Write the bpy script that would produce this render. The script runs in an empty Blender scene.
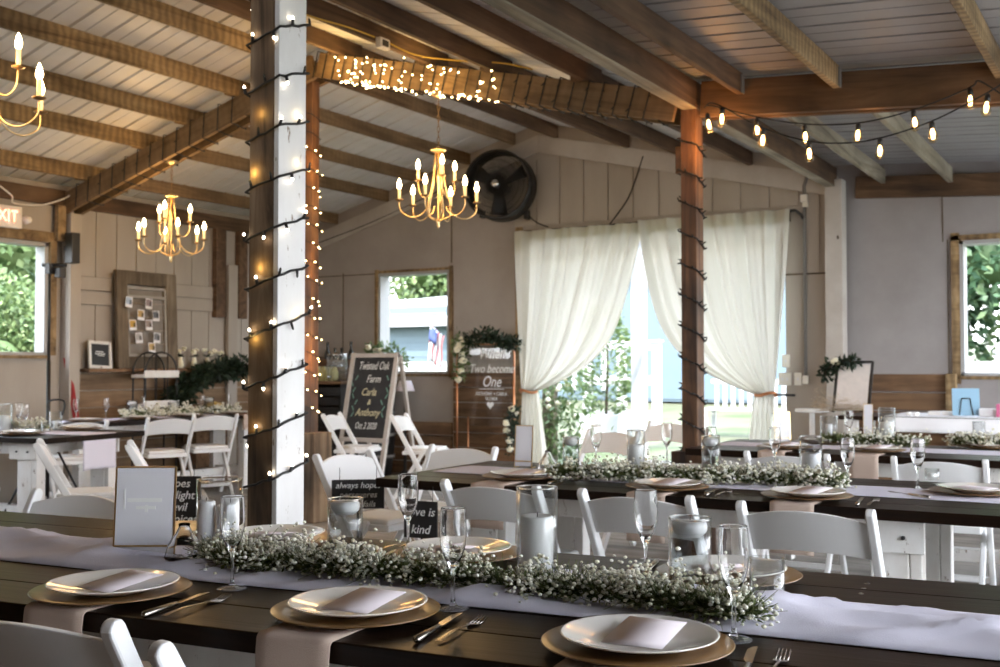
import bpy, bmesh, math, random
from mathutils import Vector, Matrix
R = random.Random(11)
PI = math.pi
SC = bpy.context.scene
COL = SC.collection
V = Vector

# ------------------------------------------------------------------ camera
F = 1090.0
YAW = math.radians(31.4)
PITCH = math.atan(33.5 / F)
CAMH = 1.25
fwd = V((-math.sin(YAW) * math.cos(PITCH), math.cos(YAW) * math.cos(PITCH), math.sin(PITCH)))
rgt = V((math.cos(YAW), math.sin(YAW), 0))
upv = rgt.cross(fwd)


def at(x, y, X=None, Y=None, Z=None, D=None):
    """surveying: where the sight line through a photo pixel meets a wall, a floor or a table top"""
    d = fwd + rgt * ((x - 500) / F) + upv * ((333.5 - y) / F)
    if X is not None: t = X / d.x
    elif Y is not None: t = Y / d.y
    elif Z is not None: t = (Z - CAMH) / d.z
    else: t = D
    return V((0, 0, CAMH)) + d * t


cd = bpy.data.cameras.new('camera'); cam = bpy.data.objects.new('camera', cd); COL.objects.link(cam)
cam.location = (0, 0, CAMH)
cam.rotation_euler = (PI / 2 + PITCH, 0, YAW)
cd.sensor_width = 36; cd.lens = 36 * F / 1000
cd.clip_start = 0.05; cd.clip_end = 500
cd.dof.use_dof = True; cd.dof.focus_distance = 2.45; cd.dof.aperture_fstop = 7.0
SC.camera = cam


# ------------------------------------------------------------------ mesh builder
def frame_from(d, up=V((0, 0, 1))):
    x = d.normalized()
    y = up.cross(x)
    if y.length < 1e-5: y = V((0, 1, 0)).cross(x)
    y.normalize()
    z = x.cross(y)
    return x, y, z


class MB:
    def __init__(s):
        s.v = []; s.f = []; s.m = []; s.s = []

    def add(s, vs, fs, m=0, smooth=False):
        b = len(s.v)
        s.v += [tuple(v) for v in vs]
        for f in fs:
            s.f.append([b + i for i in f]); s.m.append(m); s.s.append(smooth)
        return s

    def box(s, c, size, rot=None, m=0):
        c = V(c); hx, hy, hz = size[0] / 2, size[1] / 2, size[2] / 2
        vs = []
        for z in (-hz, hz):
            for x, y in ((-hx, -hy), (hx, -hy), (hx, hy), (-hx, hy)):
                p = V((x, y, z))
                if rot is not None: p = rot @ p
                vs.append(c + p)
        return s.add(vs, [(3, 2, 1, 0), (4, 5, 6, 7), (0, 1, 5, 4), (1, 2, 6, 5), (2, 3, 7, 6), (3, 0, 4, 7)], m)

    def bar(s, a, b, w, h, m=0, up=V((0, 0, 1))):
        a, b = V(a), V(b)
        x, y, z = frame_from(b - a, V(up))
        vs = []
        for p in (a, b):
            for i, j in ((-1, -1), (1, -1), (1, 1), (-1, 1)):
                vs.append(p + y * (w / 2 * i) + z * (h / 2 * j))
        return s.add(vs, [(3, 2, 1, 0), (4, 5, 6, 7), (0, 1, 5, 4), (1, 2, 6, 5), (2, 3, 7, 6), (3, 0, 4, 7)], m)

    def tube(s, pts, r, n=8, m=0, cap=True):
        pts = [V(p) for p in pts]
        L = len(pts)
        rs = r if isinstance(r, (list, tuple)) else [r] * L
        vs = []; fs = []
        ref = None
        for i, p in enumerate(pts):
            t = (pts[min(i + 1, L - 1)] - pts[max(i - 1, 0)])
            if t.length < 1e-9: t = V((0, 0, 1))
            t.normalize()
            if ref is None:
                ref = V((0, 0, 1)) if abs(t.z) < .9 else V((1, 0, 0))
            y = ref - t * ref.dot(t)
            if y.length < 1e-4:
                y = V((1, 0, 0)) - t * t.x
                if y.length < 1e-4: y = V((0, 1, 0))
            y.normalize(); ref = y
            z = t.cross(y)
            for k in range(n):
                a = 2 * PI * k / n
                vs.append(p + (y * math.cos(a) + z * math.sin(a)) * rs[i])
        for i in range(L - 1):
            for k in range(n):
                k2 = (k + 1) % n
                fs.append((i * n + k, i * n + k2, (i + 1) * n + k2, (i + 1) * n + k))
        if cap:
            fs.append(tuple(range(n - 1, -1, -1))); fs.append(tuple((L - 1) * n + k for k in range(n)))
        return s.add(vs, fs, m, True)

    def lathe(s, prof, n=24, c=(0, 0, 0), m=0, rot=None, mfun=None):
        c = V(c); vs = []; rings = []
        for r, z in prof:
            if r < 1e-6:
                rings.append([len(vs)]); vs.append(V((0, 0, z)))
            else:
                b = len(vs); rings.append(list(range(b, b + n)))
                for k in range(n):
                    a = 2 * PI * k / n
                    vs.append(V((r * math.cos(a), r * math.sin(a), z)))
        vs = [c + (rot @ v if rot is not None else v) for v in vs]
        for i in range(len(rings) - 1):
            A, B = rings[i], rings[i + 1]
            fs = []
            if len(A) == 1 and len(B) == 1: continue
            for k in range(n):
                k2 = (k + 1) % n
                if len(A) == 1: fs.append((A[0], B[k2], B[k]))
                elif len(B) == 1: fs.append((A[k], A[k2], B[0]))
                else: fs.append((A[k], A[k2], B[k2], B[k]))
            mm = mfun(i) if mfun else m
            b = len(s.v)
            if i == 0:
                base = len(s.v); s.v += [tuple(v) for v in vs]
            for f in fs:
                s.f.append([base + q for q in f]); s.m.append(mm); s.s.append(True)
        return s

    def prism(s, poly, h, o=(0, 0, 0), ax=(1, 0, 0), ay=(0, 1, 0), m=0):
        """polygon in the plane (ax, ay) through o, extruded by h along ax x ay"""
        o, ax, ay = V(o), V(ax), V(ay)
        nz = ax.cross(ay).normalized() * h
        a = [o + ax * p[0] + ay * p[1] for p in poly]
        n = len(a)
        vs = a + [p + nz for p in a]
        fs = [tuple(range(n - 1, -1, -1)), tuple(range(n, 2 * n))]
        fs += [(i, (i + 1) % n, n + (i + 1) % n, n + i) for i in range(n)]
        return s.add(vs, fs, m)

    def grid(s, fn, nu, nv, m=0, smooth=True):
        vs = [fn(i / nu, j / nv) for j in range(nv + 1) for i in range(nu + 1)]
        fs = [(j * (nu + 1) + i, j * (nu + 1) + i + 1, (j + 1) * (nu + 1) + i + 1, (j + 1) * (nu + 1) + i)
              for j in range(nv) for i in range(nu)]
        return s.add(vs, fs, m, smooth)

    def ball(s, c, r, m=0, sub=1, sc=(1, 1, 1)):
        vs, fs = ICO[sub]
        c = V(c)
        return s.add([c + V((v[0] * r * sc[0], v[1] * r * sc[1], v[2] * r * sc[2])) for v in vs], fs, m, True)

    def leaf(s, p, d, nrm, L, W, m=0):
        d = d.normalized(); w = d.cross(nrm)
        if w.length < 1e-4: w = d.orthogonal()
        w.normalize(); nn = w.cross(d)
        q = [p, p + d * L * .45 + w * W / 2, p + d * L + nn * L * -.12, p + d * L * .45 - w * W / 2]
        return s.add(q, [(0, 1, 2, 3)], m)

    def mesh(s, name, mats):
        me = bpy.data.meshes.new(name)
        me.from_pydata(s.v, [], s.f)
        if not isinstance(mats, (list, tuple)): mats = [mats]
        for mt in mats: me.materials.append(mt)
        me.polygons.foreach_set('material_index', s.m)
        me.polygons.foreach_set('use_smooth', s.s)
        me.update()
        return me

    def build(s, name, mats, parent=None, loc=(0, 0, 0), rot=(0, 0, 0), bevel=0, solid=0, seg=2):
        o = bpy.data.objects.new(name, s.mesh(name, mats))
        COL.objects.link(o)
        o.location = loc; o.rotation_euler = rot
        if parent is not None: o.parent = parent
        if solid:
            md = o.modifiers.new('s', 'SOLIDIFY'); md.thickness = solid; md.offset = 0
        if bevel:
            md = o.modifiers.new('b', 'BEVEL'); md.width = bevel; md.segments = seg; md.limit_method = 'ANGLE'
            md.angle_limit = math.radians(40)
        return o


ICO = {}
for sub in (1, 2, 3):
    bm = bmesh.new(); bmesh.ops.create_icosphere(bm, subdivisions=sub, radius=1)
    bm.verts.index_update()
    ICO[sub] = ([tuple(v.co) for v in bm.verts], [tuple(v.index for v in f.verts) for f in bm.faces]); bm.free()


def tag(o, label=None, cat=None, group=None, kind=None):
    if label: o['label'] = label
    if cat: o['category'] = cat
    if group: o['group'] = group
    if kind: o['kind'] = kind
    return o


def thing(name, label, cat, loc=(0, 0, 0), rz=0, group=None):
    o = bpy.data.objects.new(name, None); COL.objects.link(o)
    o.empty_display_size = .1
    o.location = loc; o.rotation_euler = (0, 0, rz)
    return tag(o, label, cat, group, 'thing')


def dup(o, loc=None, rz=None, label=None, group=None, parent=None):
    c = o.copy(); COL.objects.link(c)
    if parent is not None: c.parent = parent
    for ch in list(o.children): dup(ch, parent=c)
    if loc is not None: c.location = loc
    if rz is not None: c.rotation_euler = (0, 0, rz)
    if label: c['label'] = label
    if group: c['group'] = group
    return c


def text(parent, s, size, mt, loc, rot=(PI / 2, 0, 0), shear=0, name='lettering', thick=.0008, align='CENTER', sx=1.0, bold=.004):
    cu = bpy.data.curves.new(name, 'FONT'); cu.body = s; cu.size = size; cu.shear = shear
    cu.offset = size * bold; cu.align_x = align; cu.align_y = 'CENTER'; cu.extrude = thick; cu.resolution_u = 3
    t = bpy.data.objects.new('tmp', cu); COL.objects.link(t)
    dg = bpy.context.evaluated_depsgraph_get()
    me = bpy.data.meshes.new_from_object(t.evaluated_get(dg)); me.name = name
    bpy.data.objects.remove(t)
    me.materials.clear(); me.materials.append(mt)
    o = bpy.data.objects.new(name, me); COL.objects.link(o)
    o.parent = parent; o.location = loc; o.rotation_euler = rot; o.scale = (sx, 1, 1)
    return o


# ------------------------------------------------------------------ materials
def new_mat(name):
    m = bpy.data.materials.new(name); m.use_nodes = True
    nt = m.node_tree; b = nt.nodes['Principled BSDF']
    return m, nt, b


def N(nt, t, **k):
    n = nt.nodes.new(t)
    for a, v in k.items():
        if a in n.inputs.keys(): n.inputs[a].default_value = v
        else: setattr(n, a, v)
    return n


def rgb(c): return (c[0], c[1], c[2], 1)


def plain(name, col, rough=.5, metal=0, emit=None, es=0, sss=0, coat=0, bump=0, bscale=40, var=.0):
    m, nt, b = new_mat(name)
    b.inputs['Base Color'].default_value = rgb(col); b.inputs['Roughness'].default_value = rough
    b.inputs['Metallic'].default_value = metal
    if emit:
        b.inputs['Emission Color'].default_value = rgb(emit); b.inputs['Emission Strength'].default_value = es
    if sss:
        b.inputs['Subsurface Weight'].default_value = sss
        b.inputs['Subsurface Radius'].default_value = (.02, .012, .008)
    if coat: b.inputs['Coat Weight'].default_value = coat
    L = nt.links
    if bump or var:
        tc = N(nt, 'ShaderNodeTexCoord'); nz = N(nt, 'ShaderNodeTexNoise', Scale=bscale, Detail=4.0)
        L.new(tc.outputs['Object'], nz.inputs['Vector'])
        if bump:
            bp = N(nt, 'ShaderNodeBump', Strength=bump, Distance=.01)
            L.new(nz.outputs['Fac'], bp.inputs['Height']); L.new(bp.outputs['Normal'], b.inputs['Normal'])
        if var:
            mx = N(nt, 'ShaderNodeMix', data_type='RGBA')
            mx.inputs['A'].default_value = rgb([c * (1 - var) for c in col])
            mx.inputs['B'].default_value = rgb([min(1, c * (1 + var * .6)) for c in col])
            L.new(nz.outputs['Fac'], mx.inputs['Factor']); L.new(mx.outputs['Result'], b.inputs['Base Color'])
    return m


def wood(name, c0, c1, c2, axis=0, rough=.75, grain=9.0, blotch=.5, bands=0.0, coat=0, bump=.25, stretch=.35):
    m, nt, b = new_mat(name); L = nt.links
    tc = N(nt, 'ShaderNodeTexCoord'); oi = N(nt, 'ShaderNodeObjectInfo')
    off = N(nt, 'ShaderNodeVectorMath', operation='SCALE'); off.inputs[0].default_value = (13.1, 7.7, 5.3)
    L.new(oi.outputs['Random'], off.inputs['Scale'])
    add = N(nt, 'ShaderNodeVectorMath', operation='ADD')
    L.new(tc.outputs['Object'], add.inputs[0]); L.new(off.outputs[0], add.inputs[1])
    mp = N(nt, 'ShaderNodeMapping')
    sc = [grain] * 3; sc[axis] = grain * stretch * .25
    mp.inputs['Scale'].default_value = sc
    L.new(add.outputs[0], mp.inputs['Vector'])
    n1 = N(nt, 'ShaderNodeTexNoise', Scale=1.0, Detail=7.0, Roughness=.65, Distortion=1.2)
    L.new(mp.outputs[0], n1.inputs['Vector'])
    rp = N(nt, 'ShaderNodeValToRGB')
    e = rp.color_ramp.elements
    e[0].position = .3; e[0].color = rgb(c0); e[1].position = .72; e[1].color = rgb(c2)
    k = e.new(.5); k.color = rgb(c1)
    L.new(n1.outputs['Fac'], rp.inputs[0])
    n2 = N(nt, 'ShaderNodeTexNoise', Scale=2.3, Detail=3.0)
    L.new(add.outputs[0], n2.inputs['Vector'])
    r2 = N(nt, 'ShaderNodeMapRange'); r2.inputs['From Min'].default_value = .3; r2.inputs['From Max'].default_value = .7
    r2.inputs['To Min'].default_value = 1 - blotch; r2.inputs['To Max'].default_value = 1.1
    L.new(n2.outputs['Fac'], r2.inputs['Value'])
    mul = N(nt, 'ShaderNodeMix', data_type='RGBA', blend_type='MULTIPLY'); mul.inputs['Factor'].default_value = 1
    L.new(rp.outputs[0], mul.inputs['A']); L.new(r2.outputs[0], mul.inputs['B'])
    last = mul
    if bands:
        wv = N(nt, 'ShaderNodeTexWave', Scale=4.6, Distortion=4.5, Detail=2.5)
        wv.inputs['Detail Scale'].default_value = 1.5
        wv.bands_direction = 'XYZ'[axis]
        L.new(add.outputs[0], wv.inputs['Vector'])
        r3 = N(nt, 'ShaderNodeMapRange'); r3.inputs['To Min'].default_value = 1 - bands; r3.inputs['To Max'].default_value = 1.05
        L.new(wv.outputs['Fac'], r3.inputs['Value'])
        m2 = N(nt, 'ShaderNodeMix', data_type='RGBA', blend_type='MULTIPLY'); m2.inputs['Factor'].default_value = 1
        L.new(mul.outputs['Result'], m2.inputs['A']); L.new(r3.outputs[0], m2.inputs['B']); last = m2
    L.new(last.outputs['Result'], b.inputs['Base Color'])
    b.inputs['Roughness'].default_value = rough
    if coat: b.inputs['Coat Weight'].default_value = coat; b.inputs['Coat Roughness'].default_value = .25
    bp = N(nt, 'ShaderNodeBump', Strength=bump, Distance=.004)
    L.new(n1.outputs['Fac'], bp.inputs['Height']); L.new(bp.outputs['Normal'], b.inputs['Normal'])
    return m


def painted(name, col, dirt, amount=.35, scale=1.6, rough=.7, fine=18.0, stretch=(1, 1, 1), chips=None):
    """painted boards with grime, scuffs and (optionally) chipped wood showing through"""
    m, nt, b = new_mat(name); L = nt.links
    tc = N(nt, 'ShaderNodeTexCoord'); oi = N(nt, 'ShaderNodeObjectInfo')
    off = N(nt, 'ShaderNodeVectorMath', operation='SCALE'); off.inputs[0].default_value = (9.1, 4.7, 6.3)
    L.new(oi.outputs['Random'], off.inputs['Scale'])
    add = N(nt, 'ShaderNodeVectorMath', operation='ADD')
    L.new(tc.outputs['Object'], add.inputs[0]); L.new(off.outputs[0], add.inputs[1])
    mp = N(nt, 'ShaderNodeMapping'); mp.inputs['Scale'].default_value = stretch
    L.new(add.outputs[0], mp.inputs['Vector'])
    n1 = N(nt, 'ShaderNodeTexNoise', Scale=scale, Detail=8.0, Roughness=.62)
    L.new(mp.outputs[0], n1.inputs['Vector'])
    mr = N(nt, 'ShaderNodeMapRange'); mr.inputs['From Min'].default_value = .38; mr.inputs['From Max'].default_value = .72
    mr.inputs['To Max'].default_value = amount
    L.new(n1.outputs['Fac'], mr.inputs['Value'])
    mx = N(nt, 'ShaderNodeMix', data_type='RGBA'); mx.inputs['A'].default_value = rgb(col); mx.inputs['B'].default_value = rgb(dirt)
    L.new(mr.outputs[0], mx.inputs['Factor'])
    last = mx
    if chips:
        n3 = N(nt, 'ShaderNodeTexNoise', Scale=fine, Detail=5.0, Roughness=.7)
        L.new(mp.outputs[0], n3.inputs['Vector'])
        m3 = N(nt, 'ShaderNodeMapRange'); m3.inputs['From Min'].default_value = .63; m3.inputs['From Max'].default_value = .68
        L.new(n3.outputs['Fac'], m3.inputs['Value'])
        x3 = N(nt, 'ShaderNodeMix', data_type='RGBA'); x3.inputs['B'].default_value = rgb(chips)
        L.new(m3.outputs[0], x3.inputs['Factor']); L.new(mx.outputs['Result'], x3.inputs['A']); last = x3
    L.new(last.outputs['Result'], b.inputs['Base Color'])
    b.inputs['Roughness'].default_value = rough
    bp = N(nt, 'ShaderNodeBump', Strength=.15, Distance=.004)
    L.new(n1.outputs['Fac'], bp.inputs['Height']); L.new(bp.outputs['Normal'], b.inputs['Normal'])
    return m


def glass_thin(name, tint=(.97, .98, .98), haze=0.0, rough=.02, boost=1.0):
    m = bpy.data.materials.new(name); m.use_nodes = True
    nt = m.node_tree; L = nt.links
    nt.nodes.remove(nt.nodes['Principled BSDF'])
    out = nt.nodes['Material Output']
    tr = N(nt, 'ShaderNodeBsdfTransparent', Color=rgb(tint))
    gl = N(nt, 'ShaderNodeBsdfGlossy', Roughness=rough)
    fr = N(nt, 'ShaderNodeLayerWeight', Blend=.5)
    pw_ = N(nt, 'ShaderNodeMath', operation='POWER'); pw_.inputs[1].default_value = 3.0
    L.new(fr.outputs['Facing'], pw_.inputs[0])
    mu = N(nt, 'ShaderNodeMath', operation='MULTIPLY_ADD'); mu.inputs[1].default_value = .55 * boost; mu.inputs[2].default_value = .035
    mu.use_clamp = True
    L.new(pw_.outputs[0], mu.inputs[0])
    mx = N(nt, 'ShaderNodeMixShader')
    L.new(mu.outputs[0], mx.inputs[0]); L.new(tr.outputs[0], mx.inputs[1]); L.new(gl.outputs[0], mx.inputs[2])
    fin = mx
    if haze:
        df = N(nt, 'ShaderNodeBsdfDiffuse', Color=(.9, .92, .92, 1)); tl = N(nt, 'ShaderNodeBsdfTranslucent', Color=(.9, .92, .92, 1))
        dm = N(nt, 'ShaderNodeMixShader', Fac=.5); L.new(df.outputs[0], dm.inputs[1]); L.new(tl.outputs[0], dm.inputs[2])
        m2 = N(nt, 'ShaderNodeMixShader', Fac=haze)
        L.new(mx.outputs[0], m2.inputs[1]); L.new(dm.outputs[0], m2.inputs[2]); fin = m2
    L.new(fin.outputs[0], out.inputs[0])
    return m


def sheer(name, col, transl=.55, transp=.08):
    m = bpy.data.materials.new(name); m.use_nodes = True
    nt = m.node_tree; L = nt.links
    nt.nodes.remove(nt.nodes['Principled BSDF']); out = nt.nodes['Material Output']
    df = N(nt, 'ShaderNodeBsdfDiffuse', Color=rgb(col)); tl = N(nt, 'ShaderNodeBsdfTranslucent', Color=rgb(col))
    tp = N(nt, 'ShaderNodeBsdfTransparent')
    a = N(nt, 'ShaderNodeMixShader', Fac=transl); L.new(df.outputs[0], a.inputs[1]); L.new(tl.outputs[0], a.inputs[2])
    b = N(nt, 'ShaderNodeMixShader', Fac=transp); L.new(a.outputs[0], b.inputs[1]); L.new(tp.outputs[0], b.inputs[2])
    L.new(b.outputs[0], out.inputs[0])
    return m


def emis(name, col, s):
    return plain(name, (.9, .8, .6), .3, emit=col, es=s)


def foliage(name, c0, c1, c2, rough=.55):
    m, nt, b = new_mat(name); L = nt.links
    g = N(nt, 'ShaderNodeNewGeometry'); rp = N(nt, 'ShaderNodeValToRGB')
    e = rp.color_ramp.elements; e[0].color = rgb(c0); e[1].color = rgb(c2); e.new(.5).color = rgb(c1)
    L.new(g.outputs['Random Per Island'], rp.inputs[0]); L.new(rp.outputs[0], b.inputs['Base Color'])
    b.inputs['Roughness'].default_value = rough
    tl = N(nt, 'ShaderNodeBsdfTranslucent'); L.new(rp.outputs[0], tl.inputs[0])
    mx = N(nt, 'ShaderNodeMixShader', Fac=.3)
    L.new(b.outputs[0], mx.inputs[1]); L.new(tl.outputs[0], mx.inputs[2])
    L.new(mx.outputs[0], nt.nodes['Material Output'].inputs[0])
    return m


M = {}
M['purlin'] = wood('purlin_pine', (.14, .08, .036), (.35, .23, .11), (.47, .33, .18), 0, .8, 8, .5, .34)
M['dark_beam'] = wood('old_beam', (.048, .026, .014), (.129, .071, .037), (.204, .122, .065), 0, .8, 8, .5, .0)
M['rafter'] = wood('rafter_pine', (.136, .078, .037), (.272, .170, .085), (.354, .238, .129), 0, .75, 9, .4, .06)
M['grey_wood'] = wood('weathered_grey', (.068, .051, .034), (.170, .129, .088), (.258, .211, .156), 2, .9, 8, .45)
M['post_wood'] = wood('post_wood', (.045, .025, .013), (.27, .17, .095), (.47, .34, .21), 2, .8, 8, .75, 0, 0, .4)
M['red_post'] = wood('stained_post', (.028, .012, .006), (.152, .068, .029), (.304, .152, .064), 2, .6, 9, .75)
M['plank'] = wood('plank_brown', (.072, .036, .017), (.194, .104, .050), (.302, .180, .094), 0, .75, 9, .45)
M['table_dark'] = wood('dark_stain', (.006, .003, .002), (.014, .007, .004), (.026, .014, .009), 0, .34, 14, .35, 0, .0, .3, .2)
M['floor'] = wood('floor_boards', (.144, .122, .101), (.288, .256, .223), (.389, .353, .317), 0, .85, 6, .4)
M['white_post'] = painted('white_paint_post', (.74, .73, .72), (.40, .36, .32), .4, 3, .6, 30, (1, 1, .4), (.25, .19, .14))
M['wall'] = painted('wall_paint', (.40, .355, .315), (.24, .20, .165), .6, 1.1, .75)
M['wall_warm'] = painted('wall_paint_warm', (.42, .37, .315), (.25, .20, .155), .5, 1.4, .75, 18, (1, 1, .3))
M['ply'] = painted('plywood_paint', (.353, .329, .326), (.223, .198, .192), .6, 1.3, .75)
M['trim'] = painted('trim_paint', (.54, .505, .46), (.30, .245, .195), .45, 2.5, .7)
M['white_leg'] = painted('distressed_white', (.80, .79, .77), (.45, .37, .29), .45, 5, .6, 22, (1, 1, .5), (.22, .15, .10))
M['chair'] = plain('white_resin', (.816, .816, .816), .38, bump=.04, bscale=120)
M['chair_pad'] = plain('white_vinyl', (.80, .79, .77), .45)
M['metal_roof'] = painted('galvanised', (.78, .785, .79), (.42, .36, .31), .5, .9, .48, 12, (1, .35, 1))
M['metal_roof'].node_tree.nodes['Principled BSDF'].inputs['Metallic'].default_value = .08
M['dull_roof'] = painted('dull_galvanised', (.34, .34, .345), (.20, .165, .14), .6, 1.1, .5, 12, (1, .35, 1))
M['black'] = plain('black_paint', (.014, .013, .013), .45)
M['black_cord'] = plain('black_cord', (.010, .009, .009), .6)
M['green_cord'] = plain('dark_green_cord', (.012, .018, .012), .6)
M['steel'] = plain('steel', (.62, .61, .60), .22, 1)
M['cutlery'] = plain('cutlery', (.40, .36, .32), .25, 1)
M['brass'] = plain('brass', (.80, .58, .30), .3, 1)
M['dark_brass'] = plain('aged_brass', (.34, .21, .10), .4, 1)
M['table_dark'].node_tree.nodes['Principled BSDF'].inputs['Specular IOR Level'].default_value = .11
M['gold_charger'] = wood('gold_charger', (.112, .052, .014), (.210, .108, .035), (.294, .168, .059), 0, .3, 6, .3, 0, .25)
M['ceramic'] = plain('ivory_ceramic', (.80, .76, .70), .16, coat=.5)
M['paper'] = plain('blush_paper', (.74, .66, .68), .8)
M['paper_white'] = plain('white_paper', (.80, .79, .82), .7)
M['napkin'] = plain('blush_napkin', (.50, .385, .315), .9, bump=.3, bscale=500, var=.1)
M['runner'] = plain('lavender_runner', (.665, .636, .722), .8, bump=.15, bscale=300)
M['linen_white'] = plain('white_cloth', (.85, .85, .87), .8)
M['wax'] = plain('candle_wax', (.90, .88, .86), .5)
M['sleeve'] = plain('candle_sleeve', (.85, .72, .45), .5, emit=(1, .6, .2), es=.15)
M['flame'] = emis('flame_bulb', (1.0, .72, .36), 6)
M['fairy'] = emis('fairy_warm', (1.0, .68, .28), 3.4)
M['fairy_cool'] = emis('fairy_cool', (1.0, .86, .66), 3.4)
M['edison'] = emis('edison_filament', (1.0, .60, .22), 4.5)
M['dead_bulb'] = plain('unlit_bulb', (.06, .06, .05), .2)
M['glass'] = glass_thin('thin_glass', (.95, .96, .965), 0, .02, 1.5)
M['amber_glass'] = glass_thin('warm_bulb_glass', (1, .90, .72), 0, .02)
M['foot_glass'] = glass_thin('foot_glass', (.93, .94, .95), .05, .05, 2.2)
M['frosted'] = glass_thin('seeded_glass', (.965, .975, .97), .03, .05, 1.6)
M['acrylic'] = glass_thin('clear_acrylic', (.96, .97, .97), .0, .02)
M['solid_glass'] = None
m, nt, b = new_mat('solid_glass'); b.inputs['Transmission Weight'].default_value = 1; b.inputs['Roughness'].default_value = .02
b.inputs['Base Color'].default_value = (.97, .98, .98, 1); b.inputs['IOR'].default_value = 1.45; M['solid_glass'] = m
M['water'] = glass_thin('water', (.93, .95, .95), 0, .01, .8)
m, nt, b = new_mat('bowl_glass'); b.inputs['Transmission Weight'].default_value = 1; b.inputs['Roughness'].default_value = .0
b.inputs['Base Color'].default_value = (1, 1, 1, 1); b.inputs['IOR'].default_value = 1.4; M['bowl_glass'] = m
M['curtain'] = sheer('sheer_curtain', (.66, .625, .545), .36, .05)
M['chalk_slate'] = painted('chalk_slate', (.020, .020, .021), (.06, .06, .06), .5, 4, .8)
M['chalk'] = plain('chalk', (.75, .75, .72), .9)
M['chalk_yellow'] = plain('chalk_cream', (.72, .65, .42), .9)
M['chalk_green'] = plain('chalk_green', (.16, .30, .24), .9)
M['white_text'] = plain('white_lettering', (.88, .88, .86), .6)
M['whitewash'] = painted('whitewash_frame', (.560, .512, .464), (.360, .288, .232), .5, 6, .7)
M['green_leaf'] = foliage('garland_green', (.05, .075, .02), (.13, .165, .055), (.24, .26, .11))
M['dark_leaf'] = foliage('dark_eucalyptus', (.006, .014, .008), (.018, .035, .018), (.04, .065, .035))
M['blossom'] = foliage('tiny_blossom', (.74, .71, .56), (.86, .84, .72), (.92, .91, .86))
M['cream_petal'] = plain('cream_petal', (.86, .80, .62), .7, sss=.1)
M['tree_leaf'] = foliage('tree_leaf', (.048, .088, .028), (.112, .168, .060), (.200, .256, .104))
M['tree_leaf_blue'] = foliage('tree_leaf_deep', (.025, .064, .034), (.064, .128, .064), (.128, .187, .085))
M['bark'] = plain('bark', (.09, .065, .045), .9)
M['blue_wall'] = plain('blue_siding', (.088, .122, .145), .7, var=.08, bscale=3)
M['white_paint'] = plain('outdoor_white', (.396, .396, .396), .6)
M['white_roof'] = plain('pale_roof', (.274, .274, .281), .5)
M['red'] = plain('red_paint', (.34, .02, .018), .5)
M['exit_white'] = plain('exit_housing', (.86, .80, .74), .5)
M['exit_red'] = emis('exit_letters', (1, .16, .10), 1.0)
M['grey_pipe'] = plain('grey_conduit', (.20, .19, .18), .5)
M['switch'] = plain('ivory_plastic', (.80, .76, .68), .4)
M['yellow_cord'] = plain('yellow_cord', (.50, .32, .03), .6)
M['copper'] = plain('copper_tube', (.62, .28, .14), .35, 1)
M['pampas'] = foliage('dried_pampas', (.42, .30, .18), (.58, .46, .32), (.72, .62, .48), .9)
M['blue_card'] = plain('blue_card', (.30, .50, .66), .5)
M['amber'] = plain('amber_pot', (.55, .36, .08), .35)
M['terracotta'] = plain('blush_pot', (.55, .30, .20), .6)
M['dark_glass'] = plain('dark_bottle', (.008, .009, .008), .12)
M['yellow_glass'] = plain('pale_drink', (.52, .48, .22), .25)
m, nt, b = new_mat('lawn'); L = nt.links
tc = N(nt, 'ShaderNodeTexCoord'); nz = N(nt, 'ShaderNodeTexNoise', Scale=.9, Detail=6.0); n2 = N(nt, 'ShaderNodeTexNoise', Scale=.12, Detail=2.0)
L.new(tc.outputs['Object'], nz.inputs['Vector']); L.new(tc.outputs['Object'], n2.inputs['Vector'])
ad = N(nt, 'ShaderNodeMath', operation='ADD'); L.new(nz.outputs['Fac'], ad.inputs[0]); L.new(n2.outputs['Fac'], ad.inputs[1])
rp = N(nt, 'ShaderNodeValToRGB'); e = rp.color_ramp.elements
e[0].position = .75; e[0].color = (.022, .040, .008, 1); e[1].position = 1.25 - .15; e[1].color = (.066, .070, .036, 1)
e.new(.92).color = (.040, .056, .015, 1)
L.new(ad.outputs[0], rp.inputs[0]); L.new(rp.outputs[0], b.inputs['Base Color']); b.inputs['Roughness'].default_value = .9
M['lawn'] = m

# ------------------------------------------------------------------ barn shell
LX, GY, EX, RIDGE = -9.05, 10.4, -2.66, -5.85
EAST, SOUTH = 2.4, -3.0
WT = .12


def rt(x):
    """top of the rafters across the barn"""
    if x <= RIDGE: return 2.90 + (x - LX) * (3.80 - 2.90) / (RIDGE - LX)
    if x <= EX: return 3.80 - (x - RIDGE) * (3.80 - 3.05) / (EX - RIDGE)
    return 3.03 - .07 * (x - EX)


def struct(o, label=None):
    o['kind'] = 'structure'
    if label: o['label'] = label
    return o


# floor: broad boards running across the barn
f = MB(); y = SOUTH; k = 0
while y < GY + .2:
    f.box(((LX + EAST) / 2, y + .09, -.03), (EAST - LX + .3, .176, .06)); y += .18
struct(f.build('floor', M['floor']))
# lawn outside, rising away from the barn
g = MB()
nx, ny = 30, 30
def lawn(u, v):
    x = -70 + 120 * u; y = -25 + 125 * v
    z = -.08 + max(0, y - 12) * .039 + max(0, -x - 12) * .035
    return V((x, y, z))
g.grid(lawn, nx, ny)
struct(g.build('ground', M['lawn']))


p_ = MB(); p_.box((6.2, 4.5, -.06), (7.2, 16, .1)); struct(p_.build('bounce_pad', plain('pale_bounce_pad', (.27, .26, .24), .9, var=.2, bscale=6)))  # unseen pale ground pad, added outside to bounce daylight into the barn
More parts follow.
